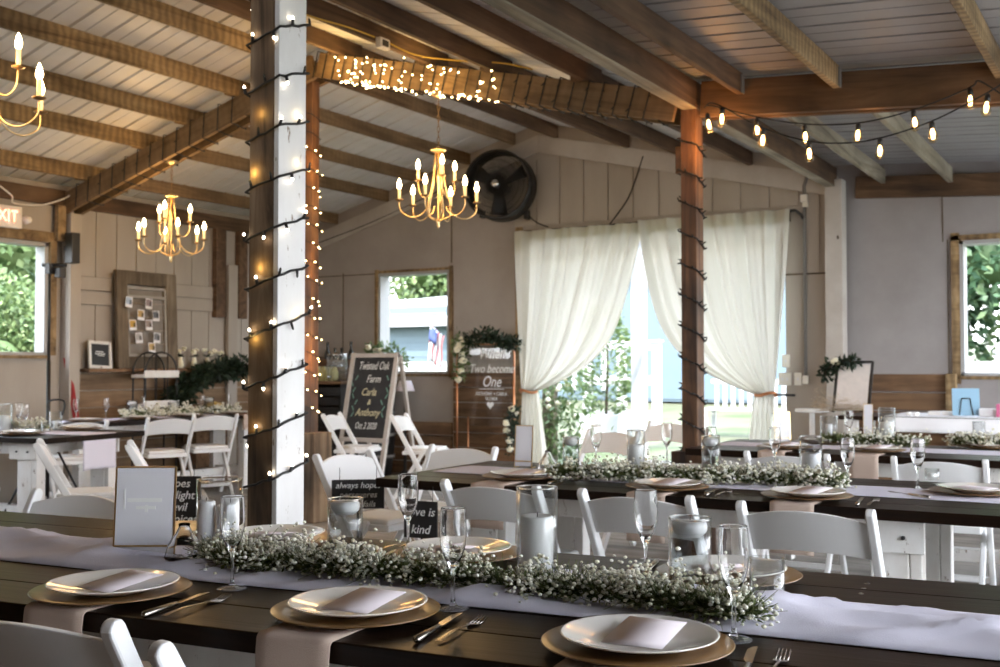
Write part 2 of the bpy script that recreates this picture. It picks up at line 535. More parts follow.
# gable wall with openings: plywood left of the door, grooved boards over and right of it
def wall_rects(mb, rects, m=0, y0=GY, y1=GY + WT):
    for x0, x1, z0, z1 in rects:
        mb.box(((x0 + x1) / 2, (y0 + y1) / 2, (z0 + z1) / 2), (x1 - x0, y1 - y0, z1 - z0), m=m)


WIN = (-8.05, -7.02, 1.17, 2.37)      # gable window
DOOR = (-6.02, -3.12, 2.66)
RW = (-1.56, .2, 1.17, 2.38)          # window of the lean-to end wall
w = MB()
def gable_piece(x0, x1, z0, m=0):
    pts = [(x0, z0), (x1, z0), (x1, rt(x1) + .135)]
    if x0 < RIDGE < x1: pts.append((RIDGE, rt(RIDGE) + .135))
    pts.append((x0, rt(x0) + .135))
    w.prism([(p[0], p[1]) for p in pts], -WT, (0, GY, 0), (1, 0, 0), (0, 0, 1), m)
gable_piece(LX, WIN[0], 0); gable_piece(WIN[0], WIN[1], WIN[3]); wall_rects(w, [(WIN[0], WIN[1], 0, WIN[2])])
gable_piece(WIN[1], -6.16, 0); gable_piece(DOOR[1] + .0, EX, 0, 1)
wall_rects(w, [(-6.16, DOOR[0], 0, 2.80)])
gable_piece(-6.16, DOOR[1], 2.80, 1)
wall_rects(w, [(DOOR[0], DOOR[1], DOOR[2], 2.80)], 1)
# raised boards with dark grooves between (board cladding)
x = -6.15
while x < EX - .1:
    wd = .285
    x1 = min(x + wd, EX - .12)
    z0 = 2.80 if x < DOOR[1] - .1 else 2.15
    zt = min(rt(x), rt(x1)) - .19
    if zt > z0 + .05: w.box(((x + x1) / 2, GY - .009, (z0 + zt) / 2), (x1 - x - .016, .018, zt - z0), m=1)
    x += wd + .004
struct(w.build('wall_north', [M['wall'], M['wall_warm']]), 'far gable wall of the barn with sheer curtained doorway')
# sheet seams: thin battens
s = MB()
s.box(((LX + WIN[0]) / 2, GY - .004, 2.37), (WIN[0] - LX, .008, .012)); s.box((-7.0, GY - .004, 2.9), (.012, .008, .9))
s.box((-2.95, GY - .004, 2.14), (.55, .008, .016)); s.box((-8.6, GY - .004, 1.2), (.012, .008, 2.4))
struct(s.build('trim_1', M['grey_wood']))
# sloping trim boards below the roof
for i, (xa, xb) in enumerate(((LX, RIDGE), (RIDGE, EX + .05))):
    t = MB(); za, zb = rt(xa) - .005, rt(min(xb, EX)) - .005
    t.prism([(xa, za - .19), (xb, zb - .19), (xb, zb), (xa, za)], .03, (0, GY, 0), (1, 0, 0), (0, 0, 1))
    struct(t.build('trim_%d' % (i + 2), M['trim']))
t = MB(); t.box((EX + .04, GY - .07, 1.5), (.16, .16, 3.0)); struct(t.build('trim_4', M['trim'], bevel=.006))
t = MB(); t.box((-6.09, GY - .012, 1.4), (.09, .026, 2.8)); struct(t.build('trim_5', M['purlin'], bevel=.004))
# lean-to end wall
w = MB(); LY = GY + .06
wall_rects(w, [(RW[0], RW[1], 0, RW[2])], 0, LY, LY + WT)
for xa, xb, za in ((EX, RW[0], 0), (RW[0], RW[1], RW[3]), (RW[1], EAST, 0)):
    w.prism([(xa, za), (xb, za), (xb, 3.168 - .07 * (xb - EX)), (xa, 3.168 - .07 * (xa - EX))], -WT, (0, LY, 0), (1, 0, 0), (0, 0, 1))
struct(w.build('wall_northeast', M['ply']), 'lean-to end wall of scuffed painted plywood')
s = MB(); s.box((-1.70, LY - .003, 2.7), (.010, .006, .64)); s.box((-1.66, LY - .003, 1.2), (.01, .006, 2.4)); struct(s.build('trim_6', M['grey_wood']))


def window_frame(name, x0, x1, z0, z1, y, mt, th=.07, proud=.03):
    f = MB(); d = .19
    for a, b, c, e in ((x0, x0 + .035, z0, z1), (x1 - .035, x1, z0, z1), (x0, x1, z1 - .035, z1), (x0, x1, z0, z0 + .03)):
        f.box(((a + b) / 2, y + d / 2 - .02, (c + e) / 2), (b - a, d, e - c), m=1)
    for a, b, c, e in ((x0 - th, x0, z0 - th, z1 + th), (x1, x1 + th, z0 - th, z1 + th), (x0 - th, x1 + th, z1, z1 + th * .7), (x0 - th, x1 + th, z0 - .03, z0)):
        f.box(((a + b) / 2, y - proud / 2, (c + e) / 2), (b - a, proud, e - c), m=0)
    return struct(f.build(name, [mt, M['white_paint']], bevel=.003))


window_frame('window_1', WIN[0], WIN[1], WIN[2], WIN[3], GY, M['purlin'], .045)
window_frame('window_2', RW[0], RW[1], RW[2], RW[3], LY, M['purlin'])

# planks along the foot of the end walls
def planks(name, x0, x1, y, ztop, n, mt=None):
    p = MB(); h = ztop / n
    for i in range(n):
        p.box(((x0 + x1) / 2, y - .012, h * (i + .5)), (x1 - x0, .024 + .004 * (i % 2), h - .012))
    return struct(p.build(name, mt or M['plank'], bevel=.003))
planks('baseboard_northeast', EX + .13, -1.68, LY, 1.19, 7)
planks('baseboard_north', -6.96, -6.16, GY, 1.19, 7)
planks('baseboard_corner', LX + .02, -6.98, GY, .62, 4)

# left wall, clad in upright boards with girts and a plank wainscot
w = MB()
LW = (4.9, 6.58, 1.36, 2.43)
def lwall(y0, y1, z0, z1): w.box((LX - WT / 2, (y0 + y1) / 2, (z0 + z1) / 2), (WT, y1 - y0, z1 - z0))
lwall(SOUTH, -1.0, 0, 3.0); lwall(-1.0, 2.4, 0, 3.0); lwall(2.4, 4.5, 0, .7); lwall(2.4, 4.5, 2.66, 3.0); lwall(4.5, LW[0], 0, 3.0); lwall(LW[0], LW[1], 0, LW[2]); lwall(LW[0], LW[1], LW[3], 3.0); lwall(LW[1], GY + WT, 0, 3.0)
yy = 6.86
while yy < GY - .05:
    for z0, z1 in ((1.22, 1.86), (2.14, 2.80)):
        w.box((LX + .008, yy + .125, (z0 + z1) / 2), (.016, .24, z1 - z0))
    yy += .25
for z0, z1 in ((1.865, 1.99), (2.005, 2.135)):
    w.box((LX + .02, (6.86 + GY) / 2, (z0 + z1) / 2), (.04, GY - 6.86, z1 - z0))
struct(w.build('wall_west', M['wall_warm']), 'left barn wall of upright painted boards')
f = MB()
for a, b, c, e in ((LW[1], LW[1] + .07, LW[2], LW[3] + .1), (LW[0], LW[1], LW[3], LW[3] + .1), (LW[0], LW[1], LW[2] - .03, LW[2])):
    f.box((LX + .02, (a + b) / 2, (c + e) / 2), (.05, b - a, e - c))
for a, b, c, e in ((LW[1] - .04, LW[1], LW[2], LW[3]), (LW[0], LW[1], LW[3] - .04, LW[3]), (LW[0], LW[1], LW[2], LW[2] + .03)):
    f.box((LX - .06, (a + b) / 2, (c + e) / 2), (.14, b - a, e - c), m=1)
struct(f.build('window_3', [M['purlin'], M['white_paint']], bevel=.003))
p = MB()
for i in range(7):
    p.box((LX + .02, (6.86 + 9.4) / 2, .17 * i + .085), (.04, 9.4 - 6.86, .16))
struct(p.build('baseboard_west', wood('plank_pale', (.14, .08, .042), (.28, .17, .092), (.40, .265, .155), 1, .8, 8, .45)))
# unseen dark plank screen, added to keep light off the nearest chairs
w = MB()
for i in range(22): w.box((-6.0 + .26 * i, -.40, 1.3), (.252, .05, 2.6))
struct(w.build('wall_light_blocker', M['dark_beam']), 'unseen dark plank screen added to shade the nearest chairs')
# walls behind the camera
w = MB(); w.box(((LX + EAST) / 2, SOUTH - .06, 1.5), (EAST - LX, .12, 3.0)); w.box((EAST + .06, (SOUTH + .8) / 2, 1.42), (.12, .8 - SOUTH, 2.84)); struct(w.build('wall_south', M['dark_beam']))


# metal roof, ribs running down the slope
def roof_sheet(name, xa, xb, za, zb, y0, y1, rib=.29, mt='metal_roof'):
    mb = MB(); pr = []; y = y0
    while y < y1:
        pr += [(y, 0), (y + .006, .022), (y + .026, .022), (y + .032, 0), (y + rib * .5 - .008, 0), (y + rib * .5, .008), (y + rib * .5 + .008, 0)]; y += rib
    pr.append((y, 0))
    n = len(pr); vs = []
    for x, z in ((xa, za), (xb, zb)):
        vs += [V((x, p[0], z + p[1])) for p in pr]
    mb.add(vs, [(i, i + 1, n + i + 1, n + i) for i in range(n - 1)])
    o = mb.build(name, M[mt], solid=.003)
    return struct(o)


PH = .14
roof_sheet('ceiling_west', LX - .35, RIDGE, rt(LX) + PH - .35 * .28, rt(RIDGE) + PH, SOUTH - .4, GY + .5)
roof_sheet('ceiling_east', RIDGE, EX + .06, rt(RIDGE) + PH, rt(EX) + PH - .012, SOUTH - .4, GY + .5)
roof_sheet('ceiling_leanto', EX - .05, EAST + .3, 3.17, 3.17 - .07 * (EAST + .35 - EX), SOUTH - .4, GY + .5, .33, 'dull_roof')


# ------------------------------------------------------------------ timbers
def beam(name, a, b, w, h, mt, label, cat, group=None, drop=0, parent=None):
    """solid timber; a and b are on the centre of its BOTTOM face"""
    a, b = V(a), V(b)
    L_ = (b - a).length
    mb = MB(); mb.box((L_ / 2, 0, h / 2), (L_, w, h))
    o = mb.build(name, mt, parent, bevel=.004)
    x, y, z = frame_from(b - a)
    mw = Matrix((x, y, z)).transposed().to_4x4(); mw.translation = a
    o.matrix_basis = mw
    if label: tag(o, label, cat, group, 'thing')
    return o


PUR = [(-8.66, 'left roof slope, lowest'), (-7.88, 'left roof slope, second from the eave'), (-7.325, 'left roof slope, third from the eave'),
       (-6.72, 'left roof slope, fourth from the eave'), (-6.12, 'left roof slope, just left of the ridge'), (-5.58, 'right roof slope, just right of the ridge'),
       (-4.73, 'right roof slope, carrying the yellow cord'), (-4.15, 'right roof slope, second below the ridge'), (-3.41, 'right roof slope, next to the eave beam')]
for x, d in PUR:
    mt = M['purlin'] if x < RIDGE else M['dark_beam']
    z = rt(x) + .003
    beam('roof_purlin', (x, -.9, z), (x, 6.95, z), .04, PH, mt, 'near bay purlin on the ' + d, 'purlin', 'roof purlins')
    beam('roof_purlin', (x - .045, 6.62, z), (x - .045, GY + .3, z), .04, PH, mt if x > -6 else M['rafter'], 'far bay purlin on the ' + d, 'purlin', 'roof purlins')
for Y, nm in ((6.8, 'middle'), (3.0, 'near')):
    for sd, (xa, xb) in (('left', (LX + .02, RIDGE)), ('right', (EX - .1, RIDGE))):
        r = thing('rafter_beam', 'doubled %s rafter of the %s frame%s' % (sd, nm, ', wrapped with string lights' if nm == 'middle' else ' above the camera'), 'rafter', (0, 0, 0), 0, 'roof frames')
        for dy in (-.075, .075):
            beam('rafter_board', (xa, Y + dy, rt(xa) - .2), (xb, Y + dy, rt(xb) - .2), .04, .198, M['rafter'], None, None, parent=r)
# eave beam over the posts (two boards) and lean-to beams
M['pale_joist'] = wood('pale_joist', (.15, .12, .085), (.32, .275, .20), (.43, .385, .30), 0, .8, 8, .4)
e = thing('eave_beam', 'doubled eave beam running over the posts toward the gable', 'beam')
for dx in (-.022, .022):
    beam('beam_board', (EX + .01 + dx, -.9, 2.985), (EX + .01 + dx, GY - .05, 2.945), .04, .175, M['dark_beam'], None, None, parent=e)
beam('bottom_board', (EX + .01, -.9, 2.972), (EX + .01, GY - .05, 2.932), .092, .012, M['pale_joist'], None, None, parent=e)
for Y, nm in ((6.8, 'over the string bulbs'), (3.0, 'near the camera')):
    b_ = thing('crossbeam', 'heavy lean-to crossbeam ' + nm, 'beam')
    for dy in (-.05, .05):
        beam('beam_board', (EX + .08, Y + dy, 2.885), (EAST, Y + dy, 2.885 - .07 * (EAST - EX)), .045, .235, M['dark_beam'], None, None, parent=b_)
beam('end_beam', (EX + .2, LY - .03, 2.83), (EAST, LY - .03, 2.80 - .05 * (EAST - EX)), .05, .2, M['dark_beam'], 'dark header along the top of the lean-to end wall', 'beam')
for i, x in enumerate((-2.30, -1.69, -.78, .13, 1.04, 1.95, 2.86)):
    zt = 3.16 - .07 * (x - EX)
    beam('leanto_purlin', (x, 3.06, zt - PH), (x, 6.72, zt - PH), .042, PH - .005, M['purlin'] if i else M['dark_beam'], 'near lean-to joist, number %s out from the eave beam' % ('one two three four five six seven'.split()[i]), 'joist', 'lean-to joists')
for i, x in enumerate((-2.20, -1.62, -.72, .18, 1.1, 2.0, 2.9)):
    zt = 3.16 - .07 * (x - EX)
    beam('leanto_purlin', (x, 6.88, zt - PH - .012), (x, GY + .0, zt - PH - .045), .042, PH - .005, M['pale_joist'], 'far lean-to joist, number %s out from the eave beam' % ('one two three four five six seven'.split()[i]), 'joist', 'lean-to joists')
    if i < 6:
        h = MB(); xx = (-2.30, -1.69, -.78, .13, 1.04, 1.95)[i]; zt2 = 3.16 - .07 * (xx - EX)
        h.box((0, 0, 0), (.008, .05, .12)); tag(h.build('joist_hanger', M['grey_pipe'], loc=(xx + .026, 6.695, zt2 - .08)), 'steel hanger beside the end of near lean-to joist %s' % ('one two three four five six'.split()[i]), 'bracket', 'joist hangers', 'thing')
beam('eave_plate', (LX + .035, SOUTH, 2.79), (LX + .035, GY, 2.79), .07, .15, M['dark_beam'], 'dark eave plate along the top of the left wall', 'beam')
# wall posts on the left
def upright(name, x, y, z0, z1, w, d, mt, label, cat='post', rz=0, bevel=.006):
    mb = MB(); mb.box((0, 0, (z1 - z0) / 2), (w, d, z1 - z0))
    return tag(mb.build(name, mt, loc=(x, y, z0), rot=(0, 0, rz), bevel=bevel), label, cat, None, 'thing')
upright('wall_post', LX + .08, 6.78, 0, 2.72, .14, .12, M['wall_warm'], 'cream post on the left wall below the rafter end')
upright('wall_post', LX + .07, 6.66, 2.45, 2.79, .06, .09, M['purlin'], 'short orange stud above the left window, beside the exit sign')
upright('wall_timber', LX + .06, 8.72, 1.80, 2.79, .07, .15, M['dark_beam'], 'dark short timber on the left wall, nearer the photo display', 'timber')
upright('wall_timber', LX + .06, 9.06, 1.80, 2.79, .07, .13, M['dark_beam'], 'dark short timber on the left wall, nearer the corner', 'timber')
upright('wall_post', LX + .075, 8.90, 0, 2.40, .05, .14, M['wall_warm'], 'white boxed post between the two dark timbers on the left wall')
upright('wall_post', -1.635, LY - .05, 0, 1.19, .09, .08, M['purlin'], 'rough stud below the right window')
# roof posts
pw = .146
p1 = thing('timber_post', 'thick near post, brown front and whitewashed side, wound with fairy lights', 'post', (-2.868, 3.075, 0))
mb = MB(); mb.box((-.012, 0, 1.72), (pw - .022, pw, 3.44)); mb.build('post_core', M['post_wood'], p1, bevel=.005)
mb = MB(); mb.box((pw / 2 - .009, 0, 1.72), (.024, pw + .004, 3.44)); tag(mb.build('painted_side', M['white_post'], p1, bevel=.003), 'whitewashed side board')
p2 = thing('timber_post', 'slim reddish brown post in front of the curtains, wound with a dark cord', 'post', (-2.66, 6.80, 0))
mb = MB(); mb.box((0, 0, 1.49), (.108, .13, 2.98)); mb.build('post_core', M['red_post'], p2, bevel=.005)
mb = MB(); mb.box((-.03, 0, 2.62), (.13, .12, .18)); mb.build('notched_block', M['dark_beam'], p2, bevel=.005)
mb = MB(); mb.box((0, 0, .35), (.22, .24, .70)); mb.build('post_plinth', M['red_post'], p2, bevel=.006)
p3 = thing('timber_post', 'ridge post glowing orange behind the near post', 'post', (-5.97, 6.8, 0))
mb = MB(); mb.box((0, 0, 1.8), (.10, .09, 3.6)); mb.build('post_core', M['red_post'], p3, bevel=.005)
mb = MB(); mb.box((.04, -.01, .36), (.22, .22, .72)); mb.build('post_plinth', M['post_wood'], p3, bevel=.006)
# ------------------------------------------------------------------ world outside
def tree_mesh(name, seed, h, rad, n, leafmat, core):
    r = random.Random(seed); mb = MB(); blobs = []
    for i in range(14):
        a = r.uniform(0, 2 * PI); q = r.uniform(0, rad * .75)
        blobs.append((V((q * math.cos(a), q * math.sin(a), h * r.uniform(.25, .85))), rad * r.uniform(.35, .6)))
    for i in range(n):
        c, br = r.choice(blobs)
        d = V((r.gauss(0, 1), r.gauss(0, 1), r.gauss(0, 1))).normalized()
        p = c + d * br * r.uniform(.5, 1.08)
        if p.z < .1: continue
        ld = (d + V((r.gauss(0, .6), r.gauss(0, .6), r.gauss(0, .6)))).normalized()
        mb.leaf(p, ld, V((r.gauss(0, 1), r.gauss(0, 1), r.gauss(0, 1))), r.uniform(.18, .34), r.uniform(.12, .2))
    for c, br in blobs: mb.ball(c, br * .55, 0, 2, (1, 1, .9))
    crown = mb.mesh(name, leafmat)
    tb = MB(); tb.tube([(0, 0, -.4), (.05, 0, h * .3), (.1, .05, h * .6)], [.22, .17, .08], 8)
    return crown, tb.mesh(name + '_trunk', M['bark'])


T1 = tree_mesh('crown_a', 3, 7.5, 3.4, 9500, M['tree_leaf'], 0)
T2 = tree_mesh('crown_b', 5, 6.0, 3.2, 9500, M['tree_leaf_blue'], 0)


def gz(x, y): return -.08 + max(0, y - 12) * .039 + max(0, -x - 12) * .035


def tree(x, y, kind, s, label):
    t = thing('tree', label, 'tree', (x, y, gz(x, y)), R.uniform(0, 6), 'trees outside')
    for nm, me in (('crown', kind[0]), ('trunk', kind[1])):
        o = bpy.data.objects.new(nm, me); COL.objects.link(o); o.parent = t; o.scale = (s, s, s)
    return t


tree(-17, 9.5, T1, .75, 'sunlit bushy tree filling the left window')
tree(-19, 14.5, T1, .8, 'light green tree at the right edge of the left window')
tree(-15.5, 5.5, T1, .7, 'leafy tree at the far left of the left window')
tree(-13.2, 7.0, T2, .36, 'low dark bush under the tree in the left window')
tree(-13.6, 9.2, T1, .34, 'low pale bush at the foot of the left window view')
tree(-28, 40, T1, 1.15, 'tree behind the white roofed shed, on the left')
tree(-24, 42, T2, 1.15, 'tree behind the white roofed shed, in the middle')
tree(-20, 43, T1, 1.15, 'tree behind the white roofed shed, on the right')
tree(-4.8, 27, T2, .95, 'dense green tree on the left in the right window')
tree(-1.5, 29, T1, 1.05, 'light green tree in the middle of the right window')
tree(1.5, 25, T2, .95, 'deep green tree at the right edge of the right window')
tree(4.5, 27, T1, 1, 'tree beyond the right edge of the right window')

# blue house behind the doorway
hb = thing('house', 'pale blue house with white trim beyond the doorway', 'house', (0, 0, 0))
xa, xb, hy = -14.5, -6.6, 24.0
zb = gz(-8, hy) + .1
mb = MB(); mb.box(((xa + xb) / 2, hy + 3, zb + 1.8), (xb - xa, 6, 3.7))
for i in range(14): mb.box(((xa + xb) / 2, hy - .01, zb + .13 + i * .25), (xb - xa, .02, .249))
mb.build('wall', M['blue_wall'], hb)
mb = MB(); zr = zb + 3.6
mb.prism([(hy - .6, zr - .05), (hy + 3, zr + 1.5), (hy + 6.6, zr - .05), (hy + 6.6, zr + .1), (hy + 3, zr + 1.7), (hy - .6, zr + .1)], xb - xa + .8, (xa - .4, 0, 0), (0, 1, 0), (0, 0, 1))
mb.build('roof', M['white_roof'], hb)
mb = MB(); mb.box(((xa + xb) / 2, hy - .05, zr - .25), (xb - xa, .06, .35)); mb.build('fascia', M['white_paint'], hb)
q = at(590, 345, Y=hy)
mb = MB()
for dx in (-.42, .42): mb.box((q.x + dx, hy - .05, q.z), (.14, .08, 2.2))
mb.box((q.x, hy - .05, q.z + 1.05), (1.0, .08, .2)); mb.box((q.x, hy - .05, q.z + .2), (.8, .06, .07)); mb.box((q.x, hy - .05, q.z), (.07, .06, 2.0))
mb.build('window_trim', M['white_paint'], hb)
# shed in the gable window
sh = thing('shed', 'blue shed with a pale sloping roof in the gable window', 'shed', (0, 0, 0))
sy = 24.5
a_, b_ = at(366, 322, Y=sy), at(480, 322, Y=sy)
mb = MB(); zb2 = gz(a_.x, sy)
for i in range(11): mb.box(((a_.x + b_.x) / 2, sy - .01, zb2 + .15 + i * .2), (b_.x - a_.x, .04, .19))
mb.box(((a_.x + b_.x) / 2, sy + 2.5, (zb2 + a_.z) / 2), (b_.x - a_.x, 5, a_.z - zb2)); mb.build('wall', M['blue_wall'], sh)
mb = MB()
zr, zt = a_.z, at(450, 296, Y=sy + 3).z
mb.add([V((a_.x - .5, sy - .4, zr)), V((b_.x + .5, sy - .4, zr)), V((b_.x + .5, sy + 3, zt + .15)), V((at(385, 315, Y=sy + 3).x, sy + 3, zt - .1)),
        V((a_.x - .5, sy - .4, zr - .18)), V((b_.x + .5, sy - .4, zr - .18)), V((b_.x + .5, sy + 3, zt - .1)), V((at(385, 315, Y=sy + 3).x, sy + 3, zt - .3))],
       [(0, 1, 2, 3), (7, 6, 5, 4), (0, 4, 5, 1), (1, 5, 6, 2), (2, 6, 7, 3), (3, 7, 4, 0)])
mb.build('roof', M['white_roof'], sh)


def rail_fence(label, x0, x1, y, h, rails, step=1.6, post=.12):
    t = thing('fence', label, 'fence', ((x0 + x1) / 2, y, gz((x0 + x1) / 2, y)))
    n = max(2, int((x1 - x0) / step) + 1); hw = (x1 - x0) / 2
    for i in range(n):
        px = -hw + 2 * hw * i / (n - 1)
        mb = MB(); mb.box((px, 0, h / 2 - .1), (post, post, h + .2)); mb.box((px, 0, h + .02), (post + .05, post + .05, .04)); mb.build('post', M['white_paint'], t)
    for z in rails:
        mb = MB(); mb.box((0, -.03, z), (2 * hw, .05, .16)); mb.build('rail', M['white_paint'], t)
    return t


q = at(412, 365, Y=15)
rail_fence('white board fence across the gable window', q.x - 1.6, q.x + 1.4, 15, 1.34, (.55, 1.22))
q = at(975, 367, Y=17)
rail_fence('white fence low in the right window', q.x - 1.5, q.x + 4, 17, q.z + .2 - gz(0, 17), (q.z - gz(0, 17) - .0, .5))
# pergola post and beam outside the door
pg = thing('pergola', 'white pergola of post and beams just outside the doorway', 'pergola', (0, 0, 0))
q = at(639, 300, Y=13.6)
mb = MB(); mb.box((q.x, 13.6, 1.5), (.17, .17, 3.2)); mb.build('post', M['white_paint'], pg, bevel=.01)
q2 = at(539, 300, Y=13.6)
mb = MB(); mb.box((q2.x - 1.0, 13.6, 1.5), (.17, .17, 3.2)); mb.build('post', M['white_paint'], pg, bevel=.01)
mb = MB(); mb.box((q.x - .3, 13.55, 3.02), (6.0, .1, .26)); mb.build('beam', M['white_paint'], pg, bevel=.01)
for i in range(9):
    mb = MB(); mb.box((q.x - 3 + i * .65, 13.1, 3.22), (.06, 2.2, .16)); mb.build('slat', M['white_paint'], pg)
q = at(620, 340, Y=17.2); z0 = gz(q.x, 17.2)
rail_fence('white porch railing beyond the pergola post', at(588, 400, Y=17.2).x, at(657, 400, Y=17.2).x, 17.2, 1.55, (1.5, .9, .3), .5, .13)
# climbing shrub in a white box planter
q = at(606, 440, Z=.1); q.y = min(q.y, 15.5); q = at(606, 430, Y=15.0)
pl = thing('planter', 'tall climbing shrub in a white box planter on the lawn', 'planter', (q.x, 15.0, gz(q.x, 15)))
mb = MB(); mb.prism([(-.3, 0), (.3, 0), (.36, .5), (-.36, .5)], .6, (0, .3, 0), (1, 0, 0), (0, 0, 1)); mb.build('box', M['white_paint'], pl, bevel=.01)
mb = MB(); r = random.Random(4)
for i in range(1500):
    zz = r.uniform(.5, 2.1); rr = .42 * (1 - abs(zz - 1.2) / 1.3) + .05
    a = r.uniform(0, 2 * PI); p = V((math.cos(a) * rr * r.random() ** .5, math.sin(a) * rr * r.random() ** .5, zz))
    mb.leaf(p, V((math.cos(a), math.sin(a), r.uniform(-.2, .8))), V((r.gauss(0, 1), r.gauss(0, 1), 1)), r.uniform(.07, .13), .05)
mb.build('foliage', M['tree_leaf'], pl)
mb = MB(); mb.tube([(0, 0, .4), (.03, 0, 1.2), (0, .02, 2.0)], [.03, .02, .01], 6); mb.build('stem', M['bark'], pl)
# flowering bush at the left jamb of the door
q = at(560, 430, Y=12.2)
pl = thing('shrub', 'flowering bush climbing a rough post outside the left curtain', 'shrub', (q.x, 12.2, -.05))
mb = MB()
for i in range(900):
    p = V((r.gauss(0, .22), r.gauss(0, .2), r.uniform(.1, 1.2)))
    mb.leaf(p, V((r.gauss(0, 1), r.gauss(0, 1), r.gauss(.3, 1))), V((0, 0, 1)), .10, .05)
mb.build('foliage', M['tree_leaf'], pl)
mb = MB()
for i in range(26): mb.ball((r.gauss(0, .22), r.gauss(-.1, .15), r.uniform(.5, 1.2)), .035, 0, 1)
mb.build('blossoms', M['cream_petal'], pl)
mb = MB(); mb.box((-.2, .1, .6), (.16, .12, 1.2)); mb.build('rough_post', M['grey_wood'], pl)
q = at(745, 405, Y=17)
bn = thing('lawn_bench', 'white slatted bench on the lawn behind the right curtain', 'bench', (q.x, 17, gz(q.x, 17)))
mb = MB()
for i in range(4): mb.box((0, -.18 + i * .12, .45), (1.3, .09, .03))
mb.build('seat', M['white_paint'], bn)
mb = MB()
for i in range(9): mb.box((-.56 + i * .14, .24, .68), (.06, .025, .42))
mb.box((0, .24, .9), (1.3, .04, .07)); mb.build('backrest', M['white_paint'], bn)
for sx in (-.6, .6):
    for sy_ in (-.2, .2):
        mb = MB(); mb.box((sx, sy_, .22), (.06, .06, .44)); mb.build('leg', M['white_paint'], bn)
# flag outside the gable window
q = at(433, 350, Y=14.2)
FS = .74
fl = thing('flag', 'small flag with stripes and a blue corner outside the gable window', 'flag', (q.x, 14.2, 0))
mb = MB(); mb.tube([(-.14, 0, -.1), (-.14, 0, 1.0), (-.05, 0, 1.98)], .012, 6); mb.build('pole', M['white_paint'], fl)
for k in range(7):
    mb = MB()
    mb.grid(lambda u, v, k=k: V((-.06 + .05 * k - .09 * (1 - v) + .0 * u + .05 * u, .03 * math.sin(v * 7 + k), 1.22 + .70 * v - .035 * k)), 1, 8)
    mb.build('stripe', plain('flag_stripe_%d' % k, (.30, .10, .10) if k % 2 == 0 else (.5, .5, .49), .8), fl, solid=.003)
mb = MB(); mb.grid(lambda u, v: V((-.07 + .20 * u - .02 * (1 - v), -.012 + .03 * math.sin(v * 3 + 4), 1.62 + .30 * v - .12 * u)), 3, 4)
mb.build('canton', plain('flag_blue', (.05, .07, .18), .8), fl, solid=.003)
fl.scale = (FS, FS, FS); fl.location.z = .48


# ------------------------------------------------------------------ sheer curtains
def curtain(name, label, xo, xi, xt, ztop, zt):
    """outer top edge, inner top edge and tie point in x along the gable"""
    t = thing(name, label, 'curtain', (0, 0, 0), 0, None)
    mb = MB(); y0 = GY - .20; r = random.Random(int(xo * 100)); ph = [r.uniform(0, 6) for _ in range(4)]
    sgn = 1 if xi > xo else -1

    def pt(u, v):
        a = u
        top = xo + (xi - xo) * a
        tie = xt + sgn * (a - .5) * .16
        e_ = a ** .8; s = (1 - e_) * v ** 1.25 + e_ * (.34 * v + .66 * v ** 6)
        x = top + (tie - top) * s
        z = ztop - (ztop - zt) * v
        z -= .10 * a * math.sin(PI * min(1, v)) * (1 - v) * 1.5
        amp = .042 * (1 - .5 * v) * (.6 + .4 * min(1, v * 4))
        y = y0 + amp * (math.sin(a * 58 + ph[0]) * .8 + math.sin(a * 31 + ph[1] + v) + .5 * math.sin(a * 97 + ph[2]))
        y -= .06 * math.sin(PI * v) * a
        return V((x, y, z))
    mb.grid(pt, 110, 46)
    mb.build('drape', M['curtain'], t)
    mb = MB()

    def tail(u, v):
        w_ = .20 + .16 * v
        return V((xt + sgn * (.02 + .05 * v) + sgn * (u - .5) * w_, y0 + .03 * math.sin(u * 30 + ph[3]) * (.5 + v), zt - (zt - .04) * v))
    mb.grid(tail, 40, 16); mb.build('tail', M['curtain'], t)
    mb = MB()
    pts = [(xt + sgn * .10 * math.cos(a), y0 + .05 * math.sin(a), zt + .015 * math.sin(a * 2) + .01) for a in [2 * PI * k / 20 for k in range(21)]]
    mb.tube(pts, .016, 6); tag(mb.build('tieback', M['copper'], t), 'tan tieback cord')
    return t


xL = at(518, 232, Y=GY - .1).x; xM = at(646, 226, Y=GY - .1).x; xR = at(793, 212, Y=GY - .1).x
curtain('curtain', 'left sheer ivory curtain swept to the left of the doorway', xL, xM + .02, at(533, 397, Y=GY - .1).x, 2.725, .98)
curtain('curtain', 'right sheer ivory curtain tied to the right of the doorway', xR, xM - .03, at(769, 397, Y=GY - .1).x, 2.745, .98)
mb = MB(); mb.tube([(xL - .05, GY - .09, 2.725), (xR + .02, GY - .09, 2.745), (xR + .07, GY - .07, 2.70), (xR + .075, GY - .02, 2.66)], .014, 8)
tag(mb.build('curtain_rod', M['black'], None), 'dark pipe rod holding the sheer curtains', 'rod', None, 'thing')
mb = MB(); mb.box(((xL + xR) / 2, GY - .03, 2.70), (xR - xL - .1, .05, .10)); struct(mb.build('trim_7', M['dark_beam']))
mb = MB(); mb.tube([(at(796, 398, Y=GY).x, GY - .02, .98), (at(775, 398, Y=GY).x, GY - .07, .985)], .012, 6)
tag(mb.build('curtain_hook', M['black']), 'dark hook holding back the right curtain', 'hook', None, 'thing')

